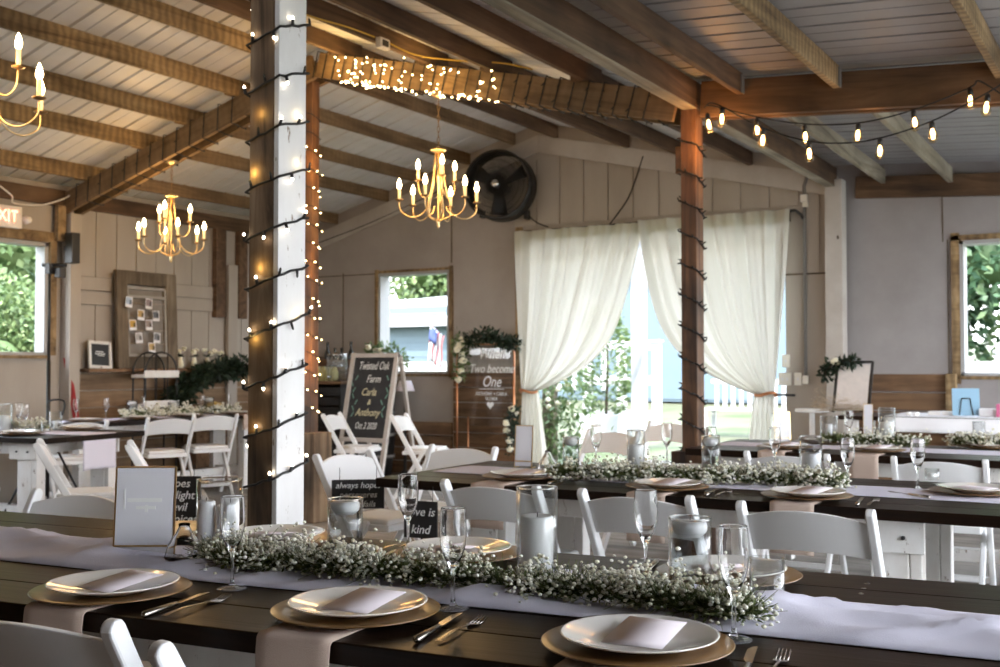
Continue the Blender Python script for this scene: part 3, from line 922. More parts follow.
# ------------------------------------------------------------------ drum fan on the gable
fc = at(500, 186, Y=GY - .32)
fan = thing('wall_fan', 'large black round drum fan mounted high on the gable wall', 'fan', tuple(fc), math.radians(14))
mb = MB(); fr = .365
for yy in (-.13, .13):
    mb.tube([(fr * math.cos(a), yy, fr * math.sin(a)) for a in [2 * PI * k / 40 for k in range(41)]], .014, 6)
for k in range(84):
    a = 2 * PI * k / 84
    mb.tube([(.06 * math.cos(a), -.16, .06 * math.sin(a)), (.2 * math.cos(a + .12), -.18, .2 * math.sin(a + .12)), (fr * math.cos(a + .25), -.13, fr * math.sin(a + .25))], .0036, 4)
for rr in (.1, .18, .26, .32):
    mb.tube([(rr * math.cos(a), -.175 + .1 * max(0, rr - .2), rr * math.sin(a)) for a in [2 * PI * k / 40 for k in range(41)]], .003, 4)
mb.build('grille', M['black'], fan)
mb = MB(); mb.lathe([(fr, -.13), (fr + .008, -.13), (fr + .008, .13), (fr, .13)], 40, rot=Matrix.Rotation(PI / 2, 3, 'X')); mb.build('drum', M['black'], fan)
for k in range(3):
    mb = MB(); a = 2 * PI * k / 3 + .5; c, s_ = math.cos(a), math.sin(a)

    def bl(u, v, c=c, s_=s_):
        rr = .05 + .27 * u; w_ = (.07 + .10 * u) * (v - .5)
        return V((rr * c - w_ * s_, .05 * (v - .5) * 2 - .01, rr * s_ + w_ * c))
    mb.grid(bl, 6, 4); mb.build('blade', M['black'], fan, solid=.004)
mb = MB(); mb.lathe([(0, -.19), (.05, -.185), (.06, -.16), (.06, .16), (0, .17)], 20, rot=Matrix.Rotation(PI / 2, 3, 'X')); mb.build('motor', M['black'], fan)
mb = MB(); mb.lathe([(0, .196), (.042, .194), (.045, .18), (0, .18)], 18, rot=Matrix.Rotation(PI / 2, 3, 'X')); tag(mb.build('badge', M['steel'], fan), 'shiny round badge')
mb = MB(); mb.bar((.25, .13, -.30), (.25, .30, -.30), .04, .10); mb.bar((-.25, .10, -.28), (-.25, .2, -.28), .04, .08); mb.bar((0, .15, 0), (0, .34, 0), .05, .06); mb.build('bracket', M['black'], fan)


def cable(name, label, pts, r, mt, cat='cable', n=6):
    """smooth cable through points"""
    P = [V(p) for p in pts]; out = []
    for i in range(len(P) - 1):
        p0, p1_, p2_, p3_ = P[max(i - 1, 0)], P[i], P[i + 1], P[min(i + 2, len(P) - 1)]
        for k in range(6):
            t = k / 6
            out.append(.5 * ((2 * p1_) + (p2_ - p0) * t + (2 * p0 - 5 * p1_ + 4 * p2_ - p3_) * t * t + (3 * p1_ - p0 - 3 * p2_ + p3_) * t ** 3))
    out.append(P[-1])
    mb = MB(); mb.tube(out, r, n)
    return tag(mb.build(name, mt), label, cat, None, 'thing')


W_ = GY - .03
cable('wall_cable', 'thin dark cable hanging down the gable above the curtains', [at(643, 156, Y=W_), at(636, 178, Y=W_), at(627, 200, Y=W_), at(610, 224, Y=W_)], .007, M['black_cord'])
cable('wall_cable', 'thin dark fan cable looping beside the left curtain', [at(526, 213, Y=W_), at(536, 222, Y=W_), at(548, 227, Y=W_)], .007, M['black_cord'])
cable('wall_cable', 'dark cable running from the fan down the gable trim to the left', [at(470, 175, Y=W_ - .05), at(420, 200, Y=W_), at(365, 225, Y=W_), at(318, 243, Y=W_)], .006, M['black_cord'])
yc = [at(x, y, Y=Y) for x, y, Y in ((318, 14, 5.2), (340, 28, 5.5), (362, 34, 5.8), (385, 38, 6.1), (402, 44, 6.3))]
cable('yellow_cord', 'yellow extension cord slung along the purlin to the outlet box', [(-4.69, 3.2, 3.545)] + [(-4.69, 3.2 + .5 * k, 3.52 + (.03 if k % 2 else -.005)) for k in range(1, 6)] + [(-4.69, 6.0, 3.56)], .006, M['yellow_cord'], 'cord')
cable('yellow_cord', 'yellow cord running from the outlet box past the string lights', [(-4.69, 6.16, 3.56), (-4.62, 6.4, 3.52), (-4.4, 6.62, 3.50), (-4.05, 6.66, 3.44), (-3.8, 6.67, 3.36)], .006, M['yellow_cord'], 'cord')
ob = thing('outlet_box', 'pale outlet box on the side of the ceiling purlin', 'outlet', (-4.68, 6.08, 3.53))
mb = MB(); mb.box((0, 0, 0), (.045, .11, .075)); mb.build('box', M['switch'], ob, bevel=.006)
mb = MB(); mb.box((.025, 0, 0), (.006, .07, .045)); mb.build('cover', M['black'], ob, bevel=.003)
# conduit, boxes and switch plates right of the door
cx = at(806, 300, Y=GY).x
cd_ = thing('conduit', 'grey electrical conduit running down the gable right of the curtains', 'conduit', (cx, GY - .03, 0))
mb = MB(); mb.tube([(.10, .0, 3.12), (.03, -.02, 3.06), (0, 0, 2.98), (0, 0, 1.12)], .017, 8); mb.build('pipe', M['grey_pipe'], cd_)
mb = MB(); mb.box((0, -.01, 2.86), (.06, .05, .07)); mb.box((0.01, -.0, 2.80), (.05, .04, .05)); mb.build('clamp', M['switch'], cd_, bevel=.005)
mb = MB(); mb.box((.0, -.005, 1.13), (.05, .05, .08)); mb.build('end_box', M['switch'], cd_, bevel=.004)
for (px, py, w_, h_, nm) in ((786, 361, .075, .12, 'single ivory switch plate above the pair by the conduit'), (785, 379, .12, .12, 'wide ivory switch plate below the single one'), (798, 379, .07, .12, 'narrow ivory switch plate next to the conduit')):
    p = at(px, py, Y=GY - .03)
    s_ = thing('switch_plate', nm, 'switch', (p.x, GY - .031, p.z))
    mb = MB(); mb.box((0, 0, 0), (w_, .012, h_)); mb.build('plate', M['switch'], s_, bevel=.003)
    for k in range(2 if w_ > .1 else 1):
        mb = MB(); mb.box((0 if w_ < .1 else (-.023 + .046 * k), -.009, 0), (.012, .01, .026)); mb.build('toggle', M['paper_white'], s_)
p = at(828, 248, Y=GY - .16)
hk = thing('door_latch', 'rusty iron latch bracket on the corner post', 'latch', (p.x, GY - .09, p.z))
mb = MB(); mb.box((0, 0, 0), (.04, .03, .19)); mb.build('plate', M['bark'], hk, bevel=.004)
mb = MB(); mb.bar((-.01, -.02, .07), (.10, -.05, .10), .03, .035); mb.build('arm', M['bark'], hk, bevel=.004)


# ------------------------------------------------------------------ chandeliers
def spline(pts, n=8):
    P = [V(p) for p in pts]; out = []
    for i in range(len(P) - 1):
        p0, p1_, p2_, p3_ = P[max(i - 1, 0)], P[i], P[i + 1], P[min(i + 2, len(P) - 1)]
        for k in range(n):
            t = k / n
            out.append(.5 * ((2 * p1_) + (p2_ - p0) * t + (2 * p0 - 5 * p1_ + 4 * p2_ - p3_) * t * t + (3 * p1_ - p0 - 3 * p2_ + p3_) * t ** 3))
    out.append(P[-1]); return out


bulb_m = MB().lathe([(0, 0), (.010, 0), (.0165, .018), (.017, .03), (.011, .055), (.003, .075), (0, .078)], 10).mesh('candle_bulb', M['flame'])
sleeve_m = MB().lathe([(0, 0), (.0115, 0), (.0115, .085), (0, .085)], 10).mesh('candle_sleeve', M['sleeve'])
pan_m = MB().lathe([(0, -.004), (.010, -.004), (.030, .004), (.032, .009), (.026, .007), (0, .006)], 16).mesh('drip_pan', M['dark_brass'])


def chandelier(label, top, drop, rot):
    """origin at the ceiling plate; drop = distance to the bottom finial"""
    c = thing('chandelier', label, 'chandelier', top, rot, 'candle chandeliers')
    body = .60; z0 = -drop + body      # top of the cage
    mb = MB(); mb.lathe([(0, .0), (.06, 0), (.062, -.008), (.03, -.03), (.012, -.036), (0, -.036)], 20); mb.build('ceiling_plate', M['brass'], c)
    mb = MB(); k = 0; z = -.036
    while z > z0 + .02:
        h = .042
        pts = []
        for j in range(11):
            a = 2 * PI * j / 10; x_, zz = .009 * math.cos(a), .026 * math.sin(a)
            pts.append((x_ if k % 2 else 0, 0 if k % 2 else x_, z - h / 2 + zz))
        mb.tube(pts, .0026, 5, cap=False); z -= h; k += 1
    mb.build('chain', M['dark_brass'], c)
    mb = MB(); mb.lathe([(0, z0 + .03), (.008, z0 + .03), (.02, z0 + .015), (.062, z0 + .006), (.066, z0), (.05, z0 - .008), (.02, z0 - .012), (0, z0 - .012)], 20); mb.build('crown', M['brass'], c)
    mb = MB()
    zb_ = -drop + .06
    for k in range(5):
        a = 2 * PI * k / 5
        ca, sa = math.cos(a), math.sin(a)
        mb.tube(spline([(r_ * ca, r_ * sa, z) for r_, z in ((.026, z0), (.035, z0 - .12), (.055, z0 - .27), (.092, z0 - .43), (.088, z0 - .50), (.03, zb_ + .01), (.0, zb_))], 6), .0062, 6)
    mb.build('cage', M['brass'], c)
    mb = MB(); mb.lathe([(0, z0), (.006, z0), (.006, z0 - .18), (.016, z0 - .20), (.010, z0 - .22), (.006, z0 - .24), (.006, zb_ + .02), (.02, zb_), (.010, zb_ - .02), (.013, zb_ - .035), (.004, zb_ - .055), (0, zb_ - .06)], 12); mb.build('centre_stem', M['brass'], c)
    for tier, n, rad, zc, zs, a0 in (('low', 6, .30, z0 - .395, z0 - .47, .3), ('high', 3, .165, z0 - .225, z0 - .31, .8)):
        for k in range(n):
            a = a0 + 2 * PI * k / n; ca, sa = math.cos(a), math.sin(a)
            ri = .085 if tier == 'low' else .04
            arm = MB(); arm.tube(spline([(r_ * ca, r_ * sa, z) for r_, z in ((ri, zs + .03), (ri + (rad - ri) * .25, zs - .03), (ri + (rad - ri) * .62, zs - .045), (rad - .01, zs - .0), (rad, zc - .006))], 6), .0045, 6)
            ao = arm.build('arm', M['brass'], c)
            for nm, me, dz in (('drip_pan', pan_m, 0), ('candle_sleeve', sleeve_m, .006), ('bulb', bulb_m, .091)):
                o = bpy.data.objects.new(nm, me); COL.objects.link(o); o.parent = ao; o.location = (rad * ca, rad * sa, zc + dz)
    return c


chandelier('brass candle chandelier hanging at the left before the photo display', (-7.615, 6.8, rt(-7.615) - .2), rt(-7.615) - .2 - at(172, 263, Y=6.8).z, .2)
chandelier('brass candle chandelier hanging in front of the drum fan', (-4.70, 6.8, rt(-4.70) - .2), rt(-4.70) - .2 - at(438, 229, Y=6.8).z, .5)
q = at(-22, 146, Y=3.0)
chandelier('brass candle chandelier cut off by the upper left picture edge', (q.x, 3.0, rt(q.x) - .2), rt(q.x) - .2 - q.z, .1)


# ------------------------------------------------------------------ string lights
def bulb_mesh(nm, mt, sock, L_=.022, r_=.0042, sl=.018, sr=.0055):
    mb = MB(); mb.lathe([(0, 0), (sr, 0), (sr * .9, sl), (0, sl)], 7, m=1)
    mb.lathe([(0, sl - .002), (r_, sl), (r_ * 1.1, sl + L_ * .4), (r_ * .6, sl + L_ * .85), (0, sl + L_)], 7, m=0)
    return mb.mesh(nm, [mt, sock])


B_warm = bulb_mesh('warm_bulb', M['fairy'], M['black_cord'], .013, .0048, .010, .005)
B_cool = bulb_mesh('cool_bulb', M['fairy_cool'], M['black_cord'], .012, .0045, .022, .0065)
B_dead = bulb_mesh('dark_bulb', M['dead_bulb'], M['black_cord'], .014, .0045, .018, .0055)


def orient(o, d):
    o.rotation_mode = 'QUATERNION'; o.rotation_quaternion = V((0, 0, 1)).rotation_difference(V(d).normalized())


def string_lights(label, loc, pts, bulbs, me, r=.0055, group='fairy lights'):
    """pts along the cord, bulbs = (point, direction[, mesh])"""
    t = thing('string_lights', label, 'string lights', loc, 0, group); o0 = V(loc)
    mb = MB(); mb.tube([V(p) - o0 for p in pts], r, 5); mb.build('cord', M['black_cord'], t)
    for bl_ in bulbs:
        p, d = bl_[0], bl_[1]
        o = bpy.data.objects.new('bulb', bl_[2] if len(bl_) > 2 else me); COL.objects.link(o); o.parent = t; o.location = V(p) - o0; orient(o, d)
    return t


def wrap_post(c, w, d, z0, z1, pitch, ph=0.0, slack=.008, flip=False):
    """cord winding round a square post: points with outward normals"""
    hw, hd = w / 2 + slack, d / 2 + slack
    cs = [(-hw, -hd), (hw, -hd), (hw, hd), (-hw, hd)]
    out = []; n = int((z1 - z0) / pitch * 4 * 5); r = random.Random(9)
    for i in range(n + 1):
        t = (i / 20.0 if not flip else (n - i) / 20.0) + ph; e = int(t * 4) % 4; f_ = t * 4 - int(t * 4)
        a, b_ = cs[e], cs[(e + 1) % 4]
        z = z0 + (z1 - z0) * i / n + r.uniform(-.004, .004)
        nrm = V(((0, -1), (1, 0), (0, 1), (-1, 0))[e] + (0,))
        out.append((V((c[0] + a[0] + (b_[0] - a[0]) * f_, c[1] + a[1] + (b_[1] - a[1]) * f_, z)), nrm))
    return out


r = random.Random(21)
P = wrap_post((-2.868, 3.075), pw + .006, pw, .80, 3.3, .185)
bl = []
for i in range(4, len(P) - 1, 3):
    p, nrm = P[i]
    up_ = 1 if r.random() < .62 else -1
    bl.append((p + nrm * .004, V((r.uniform(-.25, .25), r.uniform(-.25, .25), up_)) + nrm * .15, B_cool if r.random() < .62 else B_dead))
string_lights('dark corded fairy lights spiralling up the thick near post', (-2.868, 3.0, .76), [p for p, _ in P], bl[:100], B_cool, .005)
P = wrap_post((-5.97, 6.8), .10, .09, .78, 3.35, .15, flip=True)
bl = []
for i in range(2, len(P) - 1, 3):
    p, nrm = P[i]; bl.append((p + nrm * .004 + V((0, 0, r.uniform(-.02, .02))), nrm + V((0, 0, r.uniform(-.5, .5)))))
string_lights('warm fairy lights densely wound round the ridge post', (-5.97, 6.75, .75), [p for p, _ in P], bl[:100], B_warm, .0035)
P = wrap_post((-2.66, 6.80), .108, .13, .70, 2.86, .205, .5, flip=True)
bl = []
for i in range(2, len(P) - 1, 2):
    p, nrm = P[i]; bl.append((p + nrm * .003, nrm + V((0, 0, r.uniform(-.3, 1))), B_dead))
string_lights('unlit dark cord lights winding up the reddish post', (-2.66, 6.73, .7), [p for p, _ in P], bl[:100], B_dead, .006)


def wrap_beam(x0, x1, turns, lean, back=.11):
    """cord looping round the sloping middle rafter between two x positions"""
    pts = []; n = turns * 16
    for i in range(n + 1):
        t = i / n; a = (i % 16) / 16.0
        e = int(a * 4); f_ = a * 4 - e
        x = x0 + (x1 - x0) * t
        zt, zb_ = rt(x) + .004, rt(x) - .208
        yf, yb = 6.8 - back, 6.8 + back
        if e == 0: p = (x + lean * f_, yf, zb_ + (zt - zb_) * f_)
        elif e == 1: p = (x + lean, yf + (yb - yf) * f_, zt)
        elif e == 2: p = (x + lean * (1 - f_), yb, zt + (zb_ - zt) * f_)
        else: p = (x, yb + (yf - yb) * f_, zb_)
        pts.append(V(p))
    return pts


bx0, bx1 = -5.75, -4.35
for part, (xa, xb, tn, nm) in enumerate(((-5.86, -5.0, 9, 'left stretch'), (-5.0, -4.1, 9, 'right stretch'))):
    pts = wrap_beam(xa, xb, tn, .03); bl = []
    for k in range(74):
        u = r.random(); x = xa + .02 + (xb - xa) * u
        if part == 0 and x < -5.58: x = -5.58 + r.random() * .5
        if k % 2 == 0: p = V((x, 6.8 - .118 - r.random() * .01, rt(x) - .208 - abs(r.gauss(0, .014))))
        elif k % 4 == 1: p = V((x, 6.8 - .118, rt(x) - r.random() * .2))
        else: p = V((round(x / .09) * .09 + r.gauss(0, .012), 6.8 - .118, rt(x) + .03 - r.random() * .23))
        bl.append((p, V((r.gauss(0, .5), -1, r.gauss(0, .5)))))
    string_lights('glowing warm string lights clustered on the middle rafter, ' + nm, (xa, 6.7, rt(xa) - .2), pts, bl, B_warm)
pts = wrap_beam(-4.1, -2.85, 11, .03); bl = []
for i in range(2, len(pts) - 1):
    if i % 16 in (1, 3) or i % 16 == 14: bl.append((pts[i] + V((0, -.004, 0)), V((r.gauss(0, .6), -.6, -.8)), B_dead))
string_lights('unlit string lights looped round the rafter beside the reddish post', (-4.1, 6.7, rt(-4.1) - .2), pts, bl, B_dead)
pts = wrap_beam(-8.8, -6.6, 13, -.03); bl = []
for i in range(2, len(pts) - 1):
    if i % 16 in (2, 14): bl.append((pts[i], V((r.gauss(0, .6), -.6, -.8)), B_dead))
string_lights('unlit string lights looped round the left rafter', (-8.8, 6.7, rt(-8.8) - .2), pts, bl, B_dead)

# Edison bulb strands from the reddish post to the right
ed_glass = MB().lathe([(.011, 0), (.013, -.01), (.024, -.042), (.0265, -.06), (.022, -.077), (.010, -.087), (0, -.089)], 14).mesh('edison_glass', M['amber_glass'])
mb = MB()
for k in range(5):
    a = 2 * PI * k / 5
    mb.tube([(.004 * math.cos(a), .004 * math.sin(a), -.008), (.011 * math.cos(a), .011 * math.sin(a), -.035), (.006 * math.cos(a + .6), .006 * math.sin(a + .6), -.066)], .0016, 4)
ed_fil = mb.mesh('edison_filament', M['edison'])
ed_sock = MB().lathe([(0, .036), (.009, .036), (.015, .026), (.016, -.006), (.012, -.008), (0, -.008)], 12).mesh('edison_socket', M['black'])


def edison(label, cordpts, spots, Y):
    o0 = cordpts[0]
    t = thing('bulb_strand', label, 'string lights', tuple(o0), 0, 'edison strands')
    mb = MB(); mb.tube([V(p) - o0 for p in spline(cordpts, 8)], .0045, 6); mb.build('cord', M['black_cord'], t)
    for p in spots:
        s_ = bpy.data.objects.new('socket', ed_sock); COL.objects.link(s_); s_.parent = t; s_.location = V(p) - o0
        s_.rotation_euler = (r.uniform(-.15, .15), r.uniform(-.12, .12), 0)
        for nm, me in (('glass', ed_glass), ('filament', ed_fil)):
            o = bpy.data.objects.new(nm, me); COL.objects.link(o); o.parent = s_


def strand(pix, bul, Y):
    return [at(x, y, Y=Y) for x, y in pix], [at(x, y, Y=Y) - V((0, 0, .03)) for x, y in bul]


c_, b_ = strand(((704, 108), (712, 106), (757, 117), (805, 124), (858, 123), (913, 110), (969, 88), (979, 81), (1004, 96)), ((757, 119), (805, 126), (858, 124), (914, 111), (970, 89), (708, 114)), 6.55)
edison('upper strand of glowing edison bulbs from the reddish post to the right', c_, b_, 6.55)
c_, b_ = strand(((706, 106), (716, 104), (763, 128), (808, 141), (845, 143), (880, 138), (932, 121), (985, 94), (1004, 82)), ((763, 129), (809, 142), (880, 139), (932, 122), (987, 95), (722, 108)), 6.3)
edison('lower strand of glowing edison bulbs sagging below the crossbeam', c_, b_, 6.3)
# ------------------------------------------------------------------ folding chairs
def rounded_bar(a, b, w, d, tip=True):
    """flat rail with rounded top, from foot a to top b; w across (x), d deep"""
    mb = MB(); a, b = V(a), V(b); x, y, z = frame_from(b - a, V((1, 0, 0)))
    prof = [(0, 0), (1, 0)]
    L_ = (b - a).length
    pts = [(0, -d / 2), (L_ - d * .5, -d / 2)] + [(L_ - d * .5 + d * .5 * math.cos(t), d * .5 * math.sin(t)) for t in (-1.1, -.6, 0, .6, 1.1)] + [(L_ - d * .5, d / 2), (0, d / 2)]
    side = V((1, 0, 0)); dd = side.cross(x).normalized()
    mb.prism(pts, w, a - side * (w / 2), x, dd)
    return mb


CH = .80
def chair_meshes():
    out = []
    hw = .212
    for sx in (-1, 1):
        out.append(('rail', rounded_bar((sx * hw, .20, 0), (sx * hw, -.255, CH), .028, .042).mesh('chair_rail', M['chair']), .006))
    for sx in (-1, 1):
        out.append(('leg', rounded_bar((sx * (hw - .032), -.235, 0), (sx * (hw - .032), .075, .475), .026, .038).mesh('chair_leg', M['chair']), .006))
    # curved, arched backrest board
    mb = MB(); nu, nv = 16, 4; vs = []
    for side in (0, 1):
        for j in range(nv + 1):
            for i in range(nu + 1):
                u = i / nu * 2 - 1; v = j / nv
                arch = .030 * (1 - u * u)
                z = .636 + .126 * v + arch * (.55 + .45 * v) - .010
                yb = -.255 + (CH - z) * (.455 / CH) - .028 * (1 - u * u)
                vs.append(V((u * (hw - .012), yb + (.016 if side else -.002), z)))
    n1 = (nu + 1) * (nv + 1); fs = []
    for j in range(nv):
        for i in range(nu):
            a = j * (nu + 1) + i
            fs.append((a, a + 1, a + nu + 2, a + nu + 1)); fs.append((n1 + a + nu + 1, n1 + a + nu + 2, n1 + a + 1, n1 + a))
    for j in range(nv):
        a = j * (nu + 1); fs.append((a + nu + 1, n1 + a + nu + 1, n1 + a, a)); a += nu; fs.append((a, n1 + a, n1 + a + nu + 1, a + nu + 1))
    for i in range(nu):
        fs.append((i, n1 + i, n1 + i + 1, i + 1)); a = nv * (nu + 1) + i; fs.append((a + 1, n1 + a + 1, n1 + a, a))
    mb.add(vs, fs, 0, False)
    me = mb.mesh('chair_backrest', M['chair']); out.append(('backrest', me, .004))
    mb = MB()
    for sx in (-1, 1): mb.bar((sx * .165, -.14, .438), (sx * .165, .20, .448), .035, .035)
    mb.bar((-.18, -.135, .438), (.18, -.135, .438), .03, .035); mb.bar((-.18, .195, .448), (.18, .195, .448), .03, .035)
    out.append(('seat_frame', mb.mesh('chair_seat_frame', M['chair']), .005))
    mb = MB(); mb.box((0, .03, .472), (.335, .33, .032)); out.append(('seat_pad', mb.mesh('chair_seat_pad', M['chair_pad']), .012))
    for a_, b_ in (((-.19, -.165, .107), (.19, -.165, .107)), ((-.2, .11, .155), (.2, .11, .155))):
        mb = MB(); mb.bar(a_, b_, .022, .03); out.append(('crossbar', mb.mesh('chair_crossbar', M['chair']), .004))
    return out


CHM = chair_meshes()


def chair(x, y, rz, label, group='white folding chairs'):
    t = thing('folding_chair', label, 'chair', (x, y, 0), rz, group)
    for nm, me, bv in CHM:
        o = bpy.data.objects.new(nm, me); COL.objects.link(o); o.parent = t
        md = o.modifiers.new('b', 'BEVEL'); md.width = bv; md.segments = 2; md.limit_method = 'ANGLE'
    return t


D = math.radians
A1, A2 = D(7.2), D(2.0)


class Tab:
    """a table row: u along its length, n across it"""
    def __init__(s, rz): s.rz = rz; s.c = math.cos(rz); s.s = math.sin(rz)
    def w(s, u, n, z=0): return V((u * s.c - n * s.s, u * s.s + n * s.c, z))
    def l(s, p): return (p.x * s.c + p.y * s.s, -p.x * s.s + p.y * s.c)


T1_, T2_, T3_ = Tab(A1), Tab(A2), Tab(D(1))
TH = .76


def table(label, tab, u0, u1, n0, n1, group='farm tables', inset=.30, us=None):
    c = tab.w((u0 + u1) / 2, (n0 + n1) / 2); L_ = u1 - u0; W__ = n1 - n0
    t = thing('farm_table', label, 'table', (c.x, c.y, 0), tab.rz, group)
    mb = MB(); nb = 6; bw = W__ / nb
    for i in range(nb):
        mb.box((0, -W__ / 2 + bw * (i + .5), TH - .02), (L_ - .004, bw - .0016, .04))
    mb.build('tabletop', M['table_dark'], t, bevel=.003)
    mb = MB()
    for sx in (-1, 1):
        for k in range(3): mb.lathe([(0, .0008), (.006, .0006), (.0065, 0)], 8, (us - (u0 + u1) / 2 if us is not None and sx > 0 else sx * (L_ / 2 - .14), W__ / 2 - .10 - k * .06, TH))
    tag(mb.build('screw', M['steel'], t), 'steel screw heads')
    for sx in (-1, 1):
        for sy in (-1, 1):
            x, y = sx * (L_ / 2 - inset), sy * (W__ / 2 - .14)
            mb = MB(); mb.box((x, y, .36), (.13, .09, .72)); mb.box((x + .088, y + .0, .32), (.042, .085, .64)); mb.build('leg', M['white_leg'], t, bevel=.005)
            mb = MB(); mb.box((x, y - .055 * sy * -1, .66), (.24, .022, .12)); ap = mb.build('bracket_board', M['white_leg'], t, bevel=.004)
            mb = MB()
            for q in (-.05, .05): mb.lathe([(0, .011), (.007, .010), (.008, 0)], 8, (x + q, y + .066 * sy, .655), rot=Matrix.Rotation(-PI / 2 * sy, 3, 'X'))
            mb.build('bolt', M['black'], ap)
    mb = MB()
    for sx in (-1, 1):
        mb.box((sx * (L_ / 2 - inset), 0, .18), (.09, W__ - .37, .09)); mb.box((sx * (L_ / 2 - inset), 0, .675), (.04, W__ - .37, .09))
    mb.box((0, 0, .18), (L_ - 2 * inset, .09, .07)); mb.build('stretcher', M['white_leg'], t, bevel=.004)
    for sy in (-1, 1):
        mb = MB(); mb.box((0, sy * (W__ / 2 - .15), .675), (L_ - 2 * inset - .26, .035, .085)); mb.build('apron', M['white_leg'], t, bevel=.004)
    return t


N1, N2, N3 = (1.665, 2.705), (3.94, 4.98), (6.24, 7.26)
table('nearest long dark table, carrying the baby breath garland', T1_, -3.3, .60, *N1, us=T1_.l(at(863, 590, Z=TH))[0])
table('dark table continuing the nearest row out of frame at the right', T1_, .604, 2.2, *N1)
table('second dark table with white legs, in front of the reddish post', T2_, -2.854, -.20, *N2, inset=.50)
table('dark table continuing the second row beyond the right edge', T2_, -.196, 2.04, *N2)
u3 = T3_.l(V((-2.48, 6.2)))[0]
table('third dark table, behind the second one at the right', T3_, u3, u3 + 2.44, *N3)
table('dark table continuing the third row beyond the right edge', T3_, u3 + 2.444, u3 + 4.88, *N3)
TL = Tab(D(10)); uL, nL = TL.l(V((-6.55, 4.78)))
table('left dark table whose white legged end faces the aisle', TL, uL - 2.44, uL, nL, nL + 1.0)
TW = Tab(D(90)); uw0, nw0 = TW.l(V((-8.02, 6.0)))
table('far left table set along the plank wall', TW, uw0, uw0 + 2.6, nw0, nw0 + .72)


def runner(label, tab, u0, u1, n0, n1, seed, hang0=0, amp=.004):
    c = tab.w((u0 + u1) / 2, (n0 + n1) / 2, TH); r = random.Random(seed); L_ = (u1 - u0)
    ks = [(r.uniform(4, 22), r.uniform(-9, 9), r.uniform(0, 6), r.uniform(.3, 1)) for _ in range(7)]
    mb = MB(); nu = int(L_ * 50)

    def fn(a, b_):
        x = -L_ / 2 + a * L_; y = (b_ - .5) * (n1 - n0) + .008 * math.sin(x * 3 + seed)
        z = sum(k[3] * (1 - abs(math.sin(k[0] * .45 * x + k[1] * 1.3 * y + k[2] + .3 * math.sin(9 * y + k[2])))) ** 3 for k in ks)
        z = .0025 + amp * z * math.sin(PI * min(1, max(0, b_))) ** .6
        if hang0 and x > L_ / 2 - hang0:
            e = x - (L_ / 2 - hang0); x = L_ / 2 - hang0 + min(e, .012); z = z - max(0, e - .012)
        return V((x, y, z))
    mb.grid(fn, nu, 14)
    t = mb.build('table_runner', M['runner'], None, c, (0, 0, tab.rz), solid=.0016)
    return tag(t, label, 'runner', 'table runners', 'thing')


runner('pale lilac runner along the nearest table', T1_, -3.25, 1.6, 2.01, 2.37, 1, amp=.024)
runner('pale lilac runner along the second table', T2_, -2.78, 1.8, 4.28, 4.64, 2)
runner('pale lilac runner along the third table', T3_, u3 + .05, u3 + 4.0, 6.58, 6.92, 3)
runner('pale runner hanging over the end of the left table', TL, uL - 2.3, uL + .25, nL + .34, nL + .68, 4, hang0=.27)
runner('white runner on the far left table by the plank wall', TW, uw0 + .05, uw0 + 2.55, nw0 + .2, nw0 + .52, 5)

# ------------------------------------------------------------------ tableware meshes
charger_m = MB().lathe([(0, 0), (.11, 0), (.122, .004), (.163, .011), (.166, .013), (.164, .0145), (.12, .008), (.10, .006), (0, .006)], 56).mesh('charger', M['gold_charger'])
pm = MB()
pm.lathe([(0, 0), (.075, 0), (.085, .004), (.13, .016), (.1365, .019), (.1365, .0205), (.133, .0205), (.128, .0185), (.086, .0085), (.08, .0065), (0, .0065)], 60)
plate_m = pm.mesh('plate', M['ceramic'])
card_m = MB().grid(lambda u, v: V(((u - .5) * .108, (v - .5) * .14, .0012 + .0007 * math.sin(v * 3))), 2, 6).mesh('card', M['paper'])


def fork_mesh():
    mb = MB()
    mb.grid(lambda u, v: V(((u - .5) * (.013 - .007 * v if v < .7 else .006), -.10 + .13 * v, .004 + .004 * math.sin(v * PI) + .001 * math.sin(u * PI))), 2, 8)
    mb.grid(lambda u, v: V(((u - .5) * (.006 + .019 * min(1, v * 2.2)), .03 + .032 * v, .0045 - .004 * v)), 4, 4)
    for k in range(4):
        x = -.0098 + .00653 * k
        mb.tube([(x, .060, .0005), (x, .08, .001), (x * .98, .098, .005), (x * .95, .105, .008)], [.0018, .0017, .0013, .0006], 5)
    return mb.mesh('fork', M['cutlery'])


def knife_mesh():
    mb = MB()
    mb.tube([(0, -.115, .006), (0, -.11, .006), (0, -.06, .006), (0, -.005, .006), (0, .0, .006)], [.003, .0075, .0065, .005, .003], 8)
    mb.prism([(-.004, 0), (-.010, .02), (-.0105, .085), (-.004, .108), (.005, .112), (.006, 0)], .0018, (0, 0, .005))
    return mb.mesh('knife', M['cutlery'])


fork_m, knife_m = fork_mesh(), knife_mesh()
